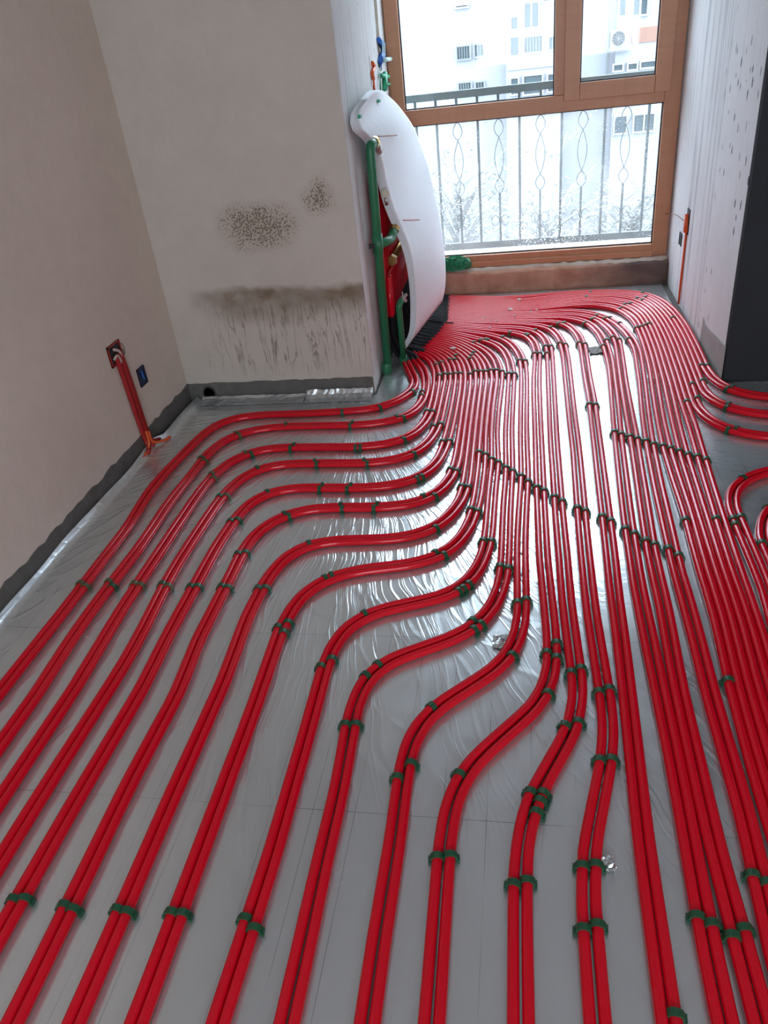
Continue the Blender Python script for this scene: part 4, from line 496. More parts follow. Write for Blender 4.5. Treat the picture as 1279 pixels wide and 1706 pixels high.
    [(2.400, 2.666), (2.130, 2.662), (1.861, 2.658), (1.591, 2.653), (1.322, 2.649), (1.122, 2.643), (1.003, 2.636), (0.944, 2.627), (0.905, 2.617), (0.867, 2.603), (0.832, 2.585), (0.799, 2.562), (0.770, 2.535), (0.745, 2.504), (0.734, 2.487), (0.725, 2.470), (0.710, 2.433), (0.700, 2.394), (0.694, 2.355), (0.690, 2.275), (0.689, 2.035), (0.687, 1.916), (0.682, 1.836), (0.664, 1.637), (0.658, 1.537), (0.656, 1.478), (0.648, 1.461), (0.636, 1.445), (0.628, 1.427), (0.622, 1.188), (0.620, 0.948), (0.621, 0.673), (0.622, 0.397), (0.623, 0.122), (0.624, -0.154), (0.625, -0.429), (0.646, -0.462), (0.652, -0.480), (0.649, -0.600)],
    [(2.400, 2.639), (2.131, 2.635), (1.861, 2.631), (1.592, 2.627), (1.323, 2.622), (1.123, 2.617), (1.004, 2.609), (0.964, 2.603), (0.925, 2.594), (0.887, 2.582), (0.851, 2.564), (0.818, 2.542), (0.789, 2.515), (0.776, 2.500), (0.754, 2.467), (0.745, 2.449), (0.732, 2.411), (0.724, 2.372), (0.719, 2.332), (0.717, 2.273), (0.716, 2.033), (0.714, 1.933), (0.709, 1.854), (0.694, 1.715), (0.686, 1.615), (0.679, 1.446), (0.671, 1.276), (0.668, 1.097), (0.668, 0.837), (0.669, 0.553), (0.670, 0.268), (0.672, -0.016), (0.673, -0.301), (0.676, -0.440), (0.673, -0.600)],
    [(2.400, 2.483), (2.145, 2.480), (1.890, 2.477), (1.635, 2.474), (1.380, 2.470), (1.181, 2.465), (1.061, 2.457), (1.001, 2.448), (0.963, 2.439), (0.925, 2.426), (0.889, 2.408), (0.872, 2.398), (0.842, 2.372), (0.815, 2.342), (0.794, 2.308), (0.776, 2.272), (0.763, 2.235), (0.753, 2.196), (0.745, 2.137), (0.739, 1.917), (0.711, 1.638), (0.704, 1.479), (0.696, 1.319), (0.693, 1.139), (0.691, 0.879), (0.693, 0.589), (0.694, 0.299), (0.695, 0.010), (0.697, -0.280), (0.699, -0.440), (0.697, -0.600)],
    [(2.400, 2.456), (2.146, 2.453), (1.891, 2.450), (1.636, 2.447), (1.381, 2.444), (1.182, 2.438), (1.062, 2.430), (1.022, 2.424), (0.983, 2.417), (0.945, 2.405), (0.909, 2.388), (0.876, 2.365), (0.861, 2.352), (0.835, 2.322), (0.814, 2.288), (0.797, 2.252), (0.785, 2.214), (0.777, 2.175), (0.772, 2.135), (0.770, 2.095), (0.768, 1.975), (0.766, 1.915), (0.760, 1.856), (0.742, 1.717), (0.735, 1.637), (0.729, 1.538), (0.720, 1.318), (0.716, 1.138), (0.715, 0.878), (0.716, 0.589), (0.718, 0.299), (0.719, 0.009), (0.720, -0.280), (0.723, -0.440), (0.720, -0.600)],
]
CLIPS = [
    (-0.528, 3.421), (-0.505, 3.413), (-0.475, 3.370), (-0.452, 3.755), (-0.433, 3.777), (-0.385, 3.811), (-0.358, 3.808), (-0.342, 3.871), (-0.282, 3.816), (-0.258, 3.869), (-0.248, 3.909), (-0.244, 4.071), (-0.229, 4.086), (-0.198, 4.100), (-0.168, 4.105), (-0.097, 4.132), (-0.085, 4.166), (-0.415, 3.608), (-0.387, 3.620), (-0.358, 3.617), (-0.336, 3.623), (-0.307, 3.620), (-0.261, 3.608), (-0.232, 3.642), (-0.206, 3.639), (-0.178, 3.636), (-0.153, 3.649), (-0.125, 3.646), (-0.099, 3.629), (-0.066, 3.596), (-0.041, 3.594), (-0.008, 3.770), (0.021, 3.759), (-0.430, 3.190), (-0.405, 3.182), (-0.383, 3.030), (-0.358, 3.051), (-0.338, 2.882), (-0.307, 2.886),
    (0.014, 4.144), (0.051, 4.148), (0.062, 3.857), (0.091, 3.853), (0.120, 3.850), (0.120, 3.956), (0.152, 3.952), (0.197, 3.989), (0.222, 3.969), (0.293, 3.985), (0.321, 3.965), (0.089, 4.225), (0.145, 4.236), (0.418, 3.928), (0.445, 4.008), (0.475, 4.047), (0.500, 4.009), (0.546, 4.012), (0.630, 4.185), (0.662, 4.207), (0.287, 3.212), (0.318, 3.204), (0.369, 2.935), (0.399, 2.913), (0.427, 2.891), (0.455, 2.870), (0.481, 2.849), (0.512, 2.818),
    (0.541, 2.803), (0.570, 2.782), (0.597, 2.758), (0.625, 2.729), (0.654, 2.714), (0.683, 2.686), (0.829, 3.614), (0.864, 3.610), (0.767, 3.397), (0.805, 3.432), (0.711, 3.211), (0.745, 3.244), (0.874, 3.319), (0.915, 3.346), (0.850, 3.138), (0.864, 3.171), (0.808, 2.927), (0.850, 2.945),
    (-0.281, 2.641), (-0.256, 2.627), (-0.224, 2.508), (-0.202, 2.499), (-0.187, 2.343), (-0.158, 2.328), (-0.367, 2.428), (-0.304, 2.415), (-0.314, 2.229), (-0.286, 2.211), (-0.283, 2.062), (-0.249, 2.044), (-0.134, 2.142), (-0.104, 2.139), (-0.072, 1.996), (-0.047, 1.987), (-0.179, 2.779), (-0.150, 2.758), (-0.124, 2.719), (-0.099, 2.690), (-0.067, 2.648), (-0.040, 2.620), (-0.010, 2.580), (0.017, 2.536),
    (-0.196, 1.890), (-0.179, 1.908), (-0.183, 1.851),
    (0.048, 2.494), (0.077, 2.469), (0.110, 2.424), (0.138, 2.393), (0.185, 2.347), (0.215, 2.328), (0.265, 2.291), (0.293, 2.263), (0.334, 2.214), (0.361, 2.184), (0.390, 2.144), (0.419, 2.122),
    (0.454, 2.100), (0.484, 2.063), (0.541, 2.268), (0.635, 2.275), (0.686, 2.274), (0.717, 2.285), (0.684, 2.240), (0.745, 2.133), (0.764, 2.563), (0.776, 2.531), (0.813, 2.354),
    (-0.142, 1.723), (-0.112, 1.706), (-0.132, 1.679), (-0.042, 1.591), (-0.019, 1.569), (-0.018, 1.815), (0.009, 1.829),
    (0.063, 1.600), (0.088, 1.639), (0.091, 1.581), (0.048, 1.453), (0.080, 1.454), (0.122, 1.526), (0.153, 1.542), (0.188, 1.458), (0.217, 1.471),
    (0.525, 1.515),
    (0.447, 0.976), (0.466, 0.961), (0.319, 0.880), (0.350, 0.868), (0.376, 0.848), (0.403, 0.864), (0.257, 0.700),
    (-0.026, 0.915), (0.002, 0.924), (0.110, 0.967), (0.139, 0.972), (0.105, 0.836), (0.134, 0.846),
    (0.106, 1.339), (0.144, 1.351), (0.004, 1.143), (0.035, 1.141), (0.027, 1.120), (0.018, 1.090), (0.173, 1.241), (0.206, 1.243),
    (-0.674, 3.259), (-0.654, 3.232), (-0.843, 3.214), (-0.564, 3.129), (-0.528, 3.115), (-0.775, 3.054), (-0.768, 3.089), (-0.518, 2.919), (-0.490, 2.891), (-0.709, 2.839), (-0.689, 2.853), (-0.450, 2.778), (-0.420, 2.747), (-0.651, 2.736), (-0.632, 2.697), (-0.862, 2.744), (-0.848, 2.704), (-0.400, 2.589), (-0.391, 2.544), (-0.790, 2.501), (-0.783, 2.536), (-0.678, 2.490), (-0.668, 2.533), (-0.680, 2.390), (-0.670, 2.350), (-0.548, 2.341), (-0.539, 2.381),
    (-1.338, 3.039), (-1.290, 2.996), (-1.240, 2.856), (-1.172, 2.806), (-1.002, 2.862), (-0.992, 2.893), (-1.302, 2.631), (-1.261, 2.593), (-1.127, 2.704), (-1.088, 2.673), (-1.195, 2.448), (-1.163, 2.452), (-1.028, 2.510), (-1.000, 2.479), (-1.087, 2.268), (-1.054, 2.275), (-0.905, 2.337), (-0.871, 2.309), (-1.400, 2.773), (-1.343, 2.746), (-1.086, 3.090),
    (-0.766, 2.156), (-0.746, 2.159), (-0.738, 2.124), (-0.990, 2.058), (-0.955, 2.065), (-1.093, 1.870), (-1.058, 1.871), (-0.985, 1.873), (-0.946, 1.868), (-0.860, 1.866), (-0.824, 1.867), (-0.668, 1.958), (-0.744, 1.679), (-0.705, 1.701), (-0.708, 1.657),
    (-0.622, 1.937), (-0.508, 1.784), (-0.488, 1.752),
    (-1.513, 1.878), (-1.463, 1.864), (-1.403, 1.890), (-1.357, 1.866), (-1.310, 1.879), (-1.266, 1.874), (-1.204, 1.881), (-1.163, 1.870),
    (-0.573, 1.518), (-0.545, 1.549), (-0.454, 1.501), (-0.405, 1.535),
    (-0.254, 1.398), (-0.227, 1.382), (-0.464, 1.311), (-0.425, 1.313), (-0.303, 1.158), (-0.275, 1.201), (-0.170, 1.185), (-0.142, 1.184), (-0.185, 0.962), (-0.186, 0.946), (-0.154, 0.967),
    (-1.077, 0.787), (-1.043, 0.790), (-0.956, 0.785), (-0.920, 0.779), (-0.840, 0.787), (-0.801, 0.784),
    (-0.726, 0.791), (-0.692, 0.791), (-0.566, 0.794), (-0.531, 0.775),
    (0.745, 4.819), (0.664, 4.676), (0.695, 4.646), (0.723, 4.701), (0.556, 4.510), (0.591, 4.583), (0.619, 4.590), (0.617, 4.176), (0.646, 4.201), (0.678, 4.227), (0.352, 4.295), (0.378, 4.343), (0.407, 4.403), (0.467, 4.361), (0.494, 4.368), (0.561, 4.274), (0.811, 4.308), (0.416, 4.857), (0.384, 4.763), (0.205, 4.307), (0.256, 4.330), (0.138, 4.244),
]

# ------------------------------------------------------------------ red heating pipes
def spline(P, step=0.03):
    P = [np.array(p, float) for p in P]; P = [2 * P[0] - P[1]] + P + [2 * P[-1] - P[-2]]; out = []
    for i in range(1, len(P) - 2):
        p0, p1, p2, p3 = P[i - 1:i + 3]
        n = max(1, int(math.ceil(np.linalg.norm(p2 - p1) / step)))
        # straight stretches need few rings
        cs = np.dot(p2 - p1, p1 - p0) / (np.linalg.norm(p2 - p1) * np.linalg.norm(p1 - p0) + 1e-9)
        if cs > 0.9995 and np.linalg.norm(p2 - p1) > 0.15: n = max(1, n // 3)
        for k in range(n):
            t = k / n
            out.append(0.5 * ((2 * p1) + (-p0 + p2) * t + (2 * p0 - 5 * p1 + 4 * p2 - p3) * t * t + (-p0 + 3 * p1 - 3 * p2 + p3) * t ** 3))
    out.append(P[-2]); return out
PR = 0.0117
ORD = ['', 'first', 'second', 'third', 'fourth', 'fifth', 'sixth', 'seventh', 'eighth', 'ninth', 'tenth', 'eleventh', 'twelfth', 'thirteenth',
       'fourteenth', 'fifteenth', 'sixteenth', 'seventeenth', 'eighteenth', 'nineteenth', 'twentieth', 'twenty-first', 'twenty-second', 'twenty-third', 'twenty-fourth']
def pipe_label(k, right):
    pos = 'window-side one' if right else 'inner one'
    if k <= 13: return 'red heating pipe, %s of the %s pair counted from the plastered corner' % (pos, ORD[k])
    if k <= 21: return 'straight red heating pipe, %s of the %s pair from the plastered corner' % (pos, ORD[k])
    if k <= 24: return 'red heating pipe, %s of the %s pair turning off towards the dark wall' % ('outer one' if right else 'inner one', ORD[k - 21])
    return 'red heating pipe, %s of the %s hooked pair coming from beside the dark wall' % ('inner one' if not right else 'outer one', 'wider' if k == 25 else 'tighter')
tracks = []
for i, P in enumerate(PIPES):
    k = i // 2 + 1; right = i % 2 == 1
    pts = [np.array((x, y, PR)) for x, y in spline(P)]
    sleeve = None
    if k <= 24:
        # out of the black sleeve and up to the manifold
        s = pts[0]; t = pts[0] - pts[2]; t /= np.linalg.norm(t)
        ym = 3.815 + i * 0.0232; xm = -0.706 if i % 2 == 0 else -0.682; zt = 0.93 if i % 2 == 0 else 0.46
        if k <= 2: xm += 0.012
        a = s + t * 0.05 + np.array((0, 0, 0.004))
        b = np.array((xm + 0.03, ym - (ym - a[1]) * 0.35, 0.065)); c_ = np.array((xm, ym, 0.15)); c2 = np.array((xm, ym, 0.24))
        head = spline([c2 + (0, 0, 0.05), c2, c_, b, a, s, pts[2]], 0.02)
        cut = next(j for j in range(len(head)) if np.linalg.norm(head[j] - s) < 1e-6)
        riser = [np.array((xm, ym, zt)), np.array((xm, ym, 0.5 * zt + 0.1))]
        sleeve = head[2:cut + 1]
        pts = riser + head[:cut] + pts
    o = MB().tube(pts, PR, 10).build('red_heating_pipe', M['pipe'], smooth=True)
    tag(o, pipe_label(k, right), 'pipe', 'red heating pipes laid on the foil')
    if sleeve:
        mb = MB(); e = sleeve[-1] - sleeve[-2]; e /= np.linalg.norm(e)
        q = sleeve + [sleeve[-1] + e * 0.012]
        mb.tube(q, 0.0126, 10, False).build('bend_sleeve', M['sleeve'], o, smooth=True)
        o.children[0]['label'] = 'black plastic bend sleeve'
    tracks.append(np.array([p[:2] for p in pts if p[2] < 0.022]))

# ------------------------------------------------------------------ green clips over the pipes
def clip_mesh(name, mat):
    mb = MB(); n = 10; hw = 0.0068; ri, ro = 0.0118, 0.0160
    prof = [(-ri, -0.0115)] + [(-ri * math.cos(a), ri * math.sin(a)) for a in np.linspace(0, math.pi, n)] + [(ri, -0.0115)]
    pro2 = [(-ro, -0.0115)] + [(-ro * math.cos(a), ro * math.sin(a)) for a in np.linspace(0, math.pi, n)] + [(ro, -0.0115)]
    m = len(prof); vs = []
    for yy, q in ((-hw, prof), (hw, prof), (-hw, pro2), (hw, pro2)):
        vs += [(x, yy, z) for x, z in q]
    fs = []
    for i in range(m - 1):
        fs += [(i, i + 1, m + i + 1, m + i), (2 * m + i, 3 * m + i, 3 * m + i + 1, 2 * m + i + 1), (i, 2 * m + i, 2 * m + i + 1, i + 1), (m + i, m + i + 1, 3 * m + i + 1, 3 * m + i)]
    mb.add(vs, fs)
    for sgn in (-1, 1):
        mb.box(sgn * 0.0165 - 0.0035, sgn * 0.0165 + 0.0035, -0.008, 0.008, -0.0112, -0.002)
    me = bpy.data.meshes.new(name); me.from_pydata(mb.v, [], mb.f); me.update(); me.materials.append(mat); return me
cm_green, cm_olive = clip_mesh('pipe_clip_green', M['clip']), clip_mesh('pipe_clip_olive', M['clip2'])
used = []
for (x, y) in CLIPS:
    best = (9, 0, 0)
    for i, T in enumerate(tracks):
        d2 = ((T - (x, y)) ** 2).sum(1); j = int(d2.argmin())
        A, B = T[max(j - 1, 0)], T[min(j + 1, len(T) - 1)]
        ab = B - A; t = min(1, max(0, float(np.dot(np.array((x, y)) - A, ab) / np.dot(ab, ab)))); q = A + ab * t
        d = float(np.hypot(*(q - (x, y))))
        if d < best[0]: best = (d, i, (q, ab))
    d, i, (q, ab) = best
    if any(i == u[0] and np.hypot(*(q - u[1])) < 0.016 for u in used): continue
    used.append((i, q))
    far = q[1] > 3.62
    o = bpy.data.objects.new('pipe_clip', cm_olive if (far or q[0] < -1.15) and random.random() < 0.7 else cm_green); C.objects.link(o)
    o.location = (q[0], q[1], PR + random.uniform(0, 0.0006)); o.rotation_euler = (0, 0, math.atan2(-ab[0], ab[1]) + random.uniform(-0.1, 0.1))
    k = i // 2 + 1
    cross = abs(ab[0]) > 1.2 * abs(ab[1]); diag = not cross and abs(ab[0]) > 0.35 * abs(ab[1])
    lineA = abs(q[1] - (2.66 - 1.075 * (q[0] + 0.067))) < 0.05 and -0.2 < q[0] < 0.5 and k >= 8
    lineB = abs(q[1] - (2.938 - 0.79 * (q[0] - 0.369))) < 0.05 and 0.35 < q[0] < 0.7 and k >= 16
    if lineA: where = 'in the long slanting clip row'
    elif lineB: where = 'in the short slanting clip row'
    elif q[1] > 3.7: where = 'inside the window alcove'
    elif q[1] > 3.45: where = 'at the alcove mouth'
    elif cross: where = 'on its crosswise stretch'
    elif diag: where = 'at its bend'
    elif k <= 14 and q[0] < -0.6 or k <= 14 and q[1] < 1.5: where = 'on its final straight stretch'
    else: where = 'on its straight stretch'
    if k <= 21: lab = 'green clip %s, %s pipe pair from the plastered corner' % (where, ORD[k])
    elif k <= 24: lab = 'green clip %s, %s pipe pair turning to the dark wall' % (where, ORD[k - 21])
    else: lab = 'green clip %s, %s hooked pipe pair by the dark wall' % (where, 'wider' if k == 25 else 'tighter')
    tag(o, lab, 'pipe clip', 'green clips ' + lab[11:])

# ------------------------------------------------------------------ manifold, green supply pipes
mf = thing('heating_manifold', 'brass heating manifold on the alcove wall with rows of red pipes hanging from it', 'manifold')
for z, x in ((0.955, -0.704), (0.485, -0.680)):
    MB().lathe((x, 4.10, z), (0, 1, 0), [(0, 0.012), (0.0, 0.021), (0.77, 0.021), (0.77, 0.012)], 14).build('manifold_bar', M['brass'], mf, True)
    MB().lathe((x, 4.06, z), (0, 1, 0), [(0, 0.010), (0, 0.028), (0.02, 0.030), (0.045, 0.026), (0.045, 0.012)], 6).build('end_nut', M['brass'], mf)
    MB().box(-0.745, x, 4.16, 4.18, z - 0.012, z + 0.012).box(-0.75, x, 4.60, 4.62, z - 0.012, z + 0.012).build('wall_bracket', M['steel'], mf)
for px, py, x in ((641, 322, -0.640), (689, 452, -0.585)):
    c = on_x(px, py, x)
    MB().lathe(c, (0.55, -0.8, 0.1), [(0, 0.004), (0, 0.020), (0.006, 0.021), (0.009, 0.017), (0.009, 0.003)], 18).build('vent_cap', M['tagmetal'], mf, False)['label'] = 'round pale metal vent cap'
    MB().tube([c + Vector((0, 0.005, -0.015)), c + Vector((0.002, 0.008, -0.055))], 0.008, 8).build('drain_stub', M['steel'], mf, True)

def bend(pts, r=0.03, n=6):
    """polyline with rounded corners"""
    P = [Vector(p) for p in pts]; out = [P[0]]
    for a, b, c in zip(P, P[1:], P[2:]):
        u = (a - b).normalized(); v = (c - b).normalized(); p, q = b + u * r, b + v * r
        out += [p.lerp(b, t).lerp(b.lerp(q, t), t) for t in [i / n for i in range(n + 1)]]
    return out + [P[-1]]
gp = thing('green_water_pipe', 'long green plastic water pipe rising up the alcove wall to the manifold', 'water pipe', 'green plastic pipes beside the manifold')
MB().tube(bend([(-0.696, 3.715, 0.002), (-0.672, 3.715, 1.085), (-0.662, 3.765, 1.09)], 0.028), 0.0215, 14).build('riser', M['green_pipe'], gp, True)
MB().lathe((-0.662, 3.765, 1.09), Vector((0.2, 1, 0.1)), [(0, 0.017), (0, 0.025), (0.018, 0.026), (0.018, 0.018)], 8).build('union_nut', M['brass'], gp)
MB().lathe((-0.658, 3.785, 1.085), Vector((0.1, 1, -0.9)), [(0, 0.020), (0.06, 0.020), (0.065, 0.012)], 10).build('valve_body', M['steel'], gp, True)
MB().lathe((-0.684, 3.715, 0.615), (0.02, 0, 1), [(0, 0.022), (0, 0.0265), (0.085, 0.0265), (0.085, 0.022)], 14).build('tee', M['green_pipe'], gp, True)
MB().tube(bend([(-0.683, 3.715, 0.652), (-0.640, 3.85, 0.640), (-0.628, 3.90, 0.675)], 0.03), 0.0225, 14).build('branch_elbow', M['green_pipe'], gp, True)
MB().lathe((-0.628, 3.90, 0.672), Vector((0.12, 0.5, 0.5)), [(0, 0.02), (0, 0.026), (0.02, 0.026), (0.02, 0.015), (0.06, 0.015)], 8).build('union_nut', M['brass'], gp)
MB().lathe((-0.70, 3.715, 0.0005), (0, 0, 1), [(0, 0.022), (0, 0.0265), (0.05, 0.0265), (0.055, 0.022)], 14).build('floor_socket', M['green_pipe'], gp, True)
MB().box(-0.722, -0.690, 3.69, 3.70, 0.642, 0.662).build('wall_clip', M['dark'], gp)
g2 = thing('green_water_pipe', 'short green plastic pipe with steel bleed valve standing behind the white sheet', 'water pipe', 'green plastic pipes beside the manifold')
MB().tube(bend([(-0.628, 3.83, 0.002), (-0.618, 3.775, 0.335), (-0.606, 3.80, 0.352)], 0.018), 0.0165, 14).build('riser', M['green_pipe'], g2, True)
MB().lathe((-0.628, 3.83, 0.0005), (0, 0, 1), [(0, 0.018), (0, 0.022), (0.045, 0.021), (0.05, 0.016)], 14).build('floor_socket', M['green_pipe'], g2, True)
MB().lathe((-0.606, 3.80, 0.352), Vector((0.5, 0.7, 0.4)), [(0, 0.012), (0, 0.017), (0.02, 0.017), (0.02, 0.009), (0.045, 0.009)], 8).build('bleed_valve', M['steel'], g2)
MB().box(-0.600, -0.594, 3.795, 3.803, 0.36, 0.395).box(-0.590, -0.583, 3.815, 3.84, 0.335, 0.343).build('valve_handle', M['steel'], g2)

# ------------------------------------------------------------------ bundle of white foam sheets hung over the manifold
NP = [(612, 165, 3.64), (598, 184, 3.60), (595, 200, 3.585), (600, 215, 3.60), (612, 226, 3.68), (623, 240, 3.77), (631, 258, 3.82), (637, 285, 3.86), (642, 312, 3.88), (652, 347, 3.90), (668, 385, 3.92), (679, 412, 3.93), (687, 446, 3.93), (691, 482, 3.93), (692, 520, 3.92), (689, 556, 3.88), (676, 580, 3.82)]
FP = [(638, 153, 4.28), (656, 168, 4.45), (672, 187, 4.60), (689, 213, 4.72), (706, 256, 4.78), (719, 302, 4.79), (729, 347, 4.76), (736, 388, 4.72), (741, 430, 4.66), (742, 464, 4.62), (740, 486, 4.60), (736, 503, 4.58)]
NE = [tuple(on_y(*q)) for q in NP]; FE = [tuple(on_y(*q)) for q in FP]
def sheet_layer(nm, off, grow, par, seed):
    rnd = random.Random(seed); N = spline([np.array(p) for p in NE], 0.035); F_ = spline([np.array(p) for p in FE], 0.035)
    m = 40; nu = 24
    def rs(Q):
        Q = np.array(Q); L = np.r_[0, np.cumsum(np.linalg.norm(np.diff(Q, axis=0), axis=1))]; u = np.linspace(0, L[-1], m + 1)
        return np.c_[np.interp(u, L, Q[:, 0]), np.interp(u, L, Q[:, 1]), np.interp(u, L, Q[:, 2])]
    N, F_ = rs(N), rs(F_); vs = []; uvs = []
    for j in range(m + 1):
        v = j / m
        for i in range(nu + 1):
            u = i / nu; ue = -grow * (1 - v) ** 1.5 + u * (1 + 2 * grow * (1 - v) ** 1.5)
            p = N[j] * (1 - ue) + F_[j] * ue
            p[0] += 0.020 * math.sin(math.pi * u) * math.sin(math.pi * min(1, v * 1.05)) + off + 0.0012 * math.sin(u * 60 + seed)
            p[2] += 0.02 * math.sin(math.pi * u) * (1 - v)
            vs.append(tuple(p)); uvs.append((u, v))
    fs = [(j * (nu + 1) + i, j * (nu + 1) + i + 1, (j + 1) * (nu + 1) + i + 1, (j + 1) * (nu + 1) + i) for j in range(m) for i in range(nu)]
    o = MB().add(vs, fs).build(nm, M['sheet'], par, True)
    ul = o.data.uv_layers.new(name='UVMap')
    for lp in o.data.loops: ul.data[lp.index].uv = uvs[lp.vertex_index]
    s = o.modifiers.new('thick', 'SOLIDIFY'); s.thickness = 0.0022; s.offset = 0
    return o
sh = thing('foam_sheet_stack', 'curved stack of white ribbed foam sheets hanging over the manifold', 'foam sheets')
for n in range(8): sheet_layer('foam_layer', -0.0038 * n, 0.006 * n, sh, n)
def strip(px0, py0, px1, py1, x, nm, mat, par, r=0.0035):
    return MB().tube([on_x(px0, py0, x), on_x(px1, py1, x)], r, 6).build(nm, mat, par)
strip(630, 227, 661, 225, -0.612, 'edge_tie', M['copper'], sh); strip(672, 367, 698, 366, -0.534, 'edge_tie', M['redconduit'], sh)
for px, py in ((599, 194), (631, 168)):
    c = on_x(px, py, -0.664); MB().box(c.x - 0.006, c.x + 0.006, c.y - 0.018, c.y + 0.018, c.z - 0.007, c.z + 0.007).build('green_tab', M['green_tie'], sh, bevel=0.003)

# ------------------------------------------------------------------ fittings on the alcove's left wall above the sheets
def wall_x(y): return XA0 + (XA1 - XA0) * (y - YB) / (5.4 - YB)
def wl(px, py, d=0.004):
    """point on the splayed alcove wall seen at a pixel"""
    x = -0.76
    for _ in range(6): x = wall_x(on_x(px, py, x).y)
    p = on_x(px, py, x); return Vector((p.x + d, p.y, p.z))
ch = thing('wall_chase', 'narrow brown chase cut down the whitewashed alcove wall beside the window frame', 'wall chase')
a, b = wl(623, -20, 0.001), wl(634, 118, 0.001)
mb = MB(); rnd = random.Random(5); n = 14; vs = []
for i in range(n + 1):
    c = a.lerp(b, i / n); wdt = 0.055 + rnd.uniform(-0.008, 0.008)
    vs += [(wall_x(c.y - wdt) + 0.001, c.y - wdt, c.z), (wall_x(c.y) + 0.002, c.y, c.z), (wall_x(c.y + wdt) + 0.001, c.y + wdt, c.z)]
mb.add(vs, [(i * 3 + j, i * 3 + j + 1, i * 3 + j + 4, i * 3 + j + 3) for i in range(n) for j in range(2)]).build('chase_bed', M['groove'], ch)
bt = thing('blue_valve', 'small blue valve with pale turquoise handle tied up beside the window frame', 'valve')
MB().tube([wl(627, 66, 0.012), wl(631, 74, 0.016), wl(632, 92, 0.016), wl(629, 104, 0.012), wl(632, 112, 0.008)], [0.012, 0.017, 0.017, 0.015, 0.007], 10).build('valve_body', M['blue_tie'], bt, True)
for k in range(3):
    MB().tube([wl(628 + k * 2, 72, 0.03), wl(628 + k * 2.3, 94, 0.03)], 0.0022, 6).build('rib', M['paleplastic'], bt)
MB().tube([wl(630, 101, 0.028), wl(645, 99, 0.028)], 0.011, 10).build('handle', M['paleplastic'], bt, True)
MB().tube([wl(632, 108, 0.01), wl(629, 118, 0.01), wl(628, 150, 0.012), wl(628, 164, 0.02)], 0.0022, 6).build('hanging_cord', M['paleplastic'], bt)
gf = thing('green_fitting', 'cluster of bright green pipe fittings on the wall above the white sheets', 'pipe fitting')
MB().tube([wl(637, 122, 0.014), wl(637, 150, 0.014)], 0.014, 10).build('fitting_body', M['green_tie'], gf, True)
MB().tube([wl(629, 126, 0.014), wl(643, 128, 0.014)], 0.010, 10).build('fitting_arm', M['green_tie'], gf, True)
MB().tube([wl(640, 142, 0.014), wl(646, 140, 0.014)], 0.007, 8).build('fitting_spout', M['green_tie'], gf, True)
MB().tube([wl(629, 130, 0.012), wl(630, 150, 0.012)], 0.005, 8).build('fitting_leg', M['green_pipe'], gf, True)
ob = thing('socket_recess', 'slim socket recess with orange wires beside the green fittings', 'socket')
p = wl(618, 118, 0.0); MB().box(p.x - 0.002, p.x + 0.003, p.y - 0.035, p.y + 0.035, p.z - 0.065, p.z + 0.065).build('recess', M['wall_alcove'], ob)
MB().tube(spline([wl(617, 105, 0.008), wl(620, 112, 0.012), wl(617, 122, 0.008), wl(619, 132, 0.010)], 0.02), 0.010, 8).build('orange_wire', M['orange'], ob, True)
MB().tube([wl(620, 133, 0.006), wl(622, 156, 0.006)], 0.006, 8).build('orange_conduit', M['orange'], ob, True)

# ------------------------------------------------------------------ sockets on the grey left wall
sb = thing('junction_box', 'open square junction box with red conduits running down the grey wall', 'junction box')
y0, y1, z0, z1 = 2.815, 2.925, 0.428, 0.518
fr_ = MB().box(XL, XL + 0.004, y0, y1, z0, z1)
fr_.build('box_back', M['dark'], sb)
t = 0.007
MB().box(XL, XL + 0.007, y0, y0 + t, z0, z1).box(XL, XL + 0.007, y1 - t, y1, z0, z1).box(XL, XL + 0.007, y0, y1, z1 - t, z1).box(XL, XL + 0.007, y0, y1, z0, z0 + t).build('box_rim', M['redconduit'], sb)
for k, (yy, m, dx) in enumerate(((2.860, 'redconduit', 0.012), (2.888, 'redconduit', 0.013), (2.908, 'redconduit', 0.010))):
    bot = [(XL + dx, 2.885 + k * 0.022, 0.06), (XL + dx + 0.012, 2.88 + k * 0.03, 0.022), (XL + dx + 0.025, 2.84 + 0.07 * k, 0.014)]
    MB().tube(spline([(XL + dx, yy - 0.01, 0.47), (XL + dx, yy, 0.40), (XL + dx, yy + 0.012, 0.22)] + bot, 0.03), 0.0105, 10).build('conduit', M['redconduit'], sb, True)
MB().tube(spline([(XL + 0.03, 2.905, 0.09), (XL + 0.035, 2.90, 0.04), (XL + 0.055, 2.95, 0.014), (XL + 0.075, 3.0, 0.010)], 0.02), 0.0065, 10).build('bent_conduit_end', M['orange'], sb, True)
MB().tube(spline([(XL + 0.028, 2.885, 0.10), (XL + 0.032, 2.878, 0.05), (XL + 0.028, 2.855, 0.016), (XL + 0.024, 2.78, 0.008)], 0.02), 0.006, 10).build('bent_conduit_end', M['orange'], sb, True)
MB().tube(spline([(XL + 0.014, 2.845, 0.50), (XL + 0.022, 2.87, 0.485), (XL + 0.018, 2.885, 0.46), (XL + 0.014, 2.87, 0.43)], 0.01), 0.006, 8).build('pale_wire_loop', M['cable_grey'], sb, True)
MB().tube(spline([(XL + 0.012, 2.83, 0.46), (XL + 0.02, 2.85, 0.472), (XL + 0.018, 2.868, 0.45), (XL + 0.012, 2.86, 0.42)], 0.01), 0.0055, 8).build('pale_wire_loop', M['cable_grey'], sb, True)
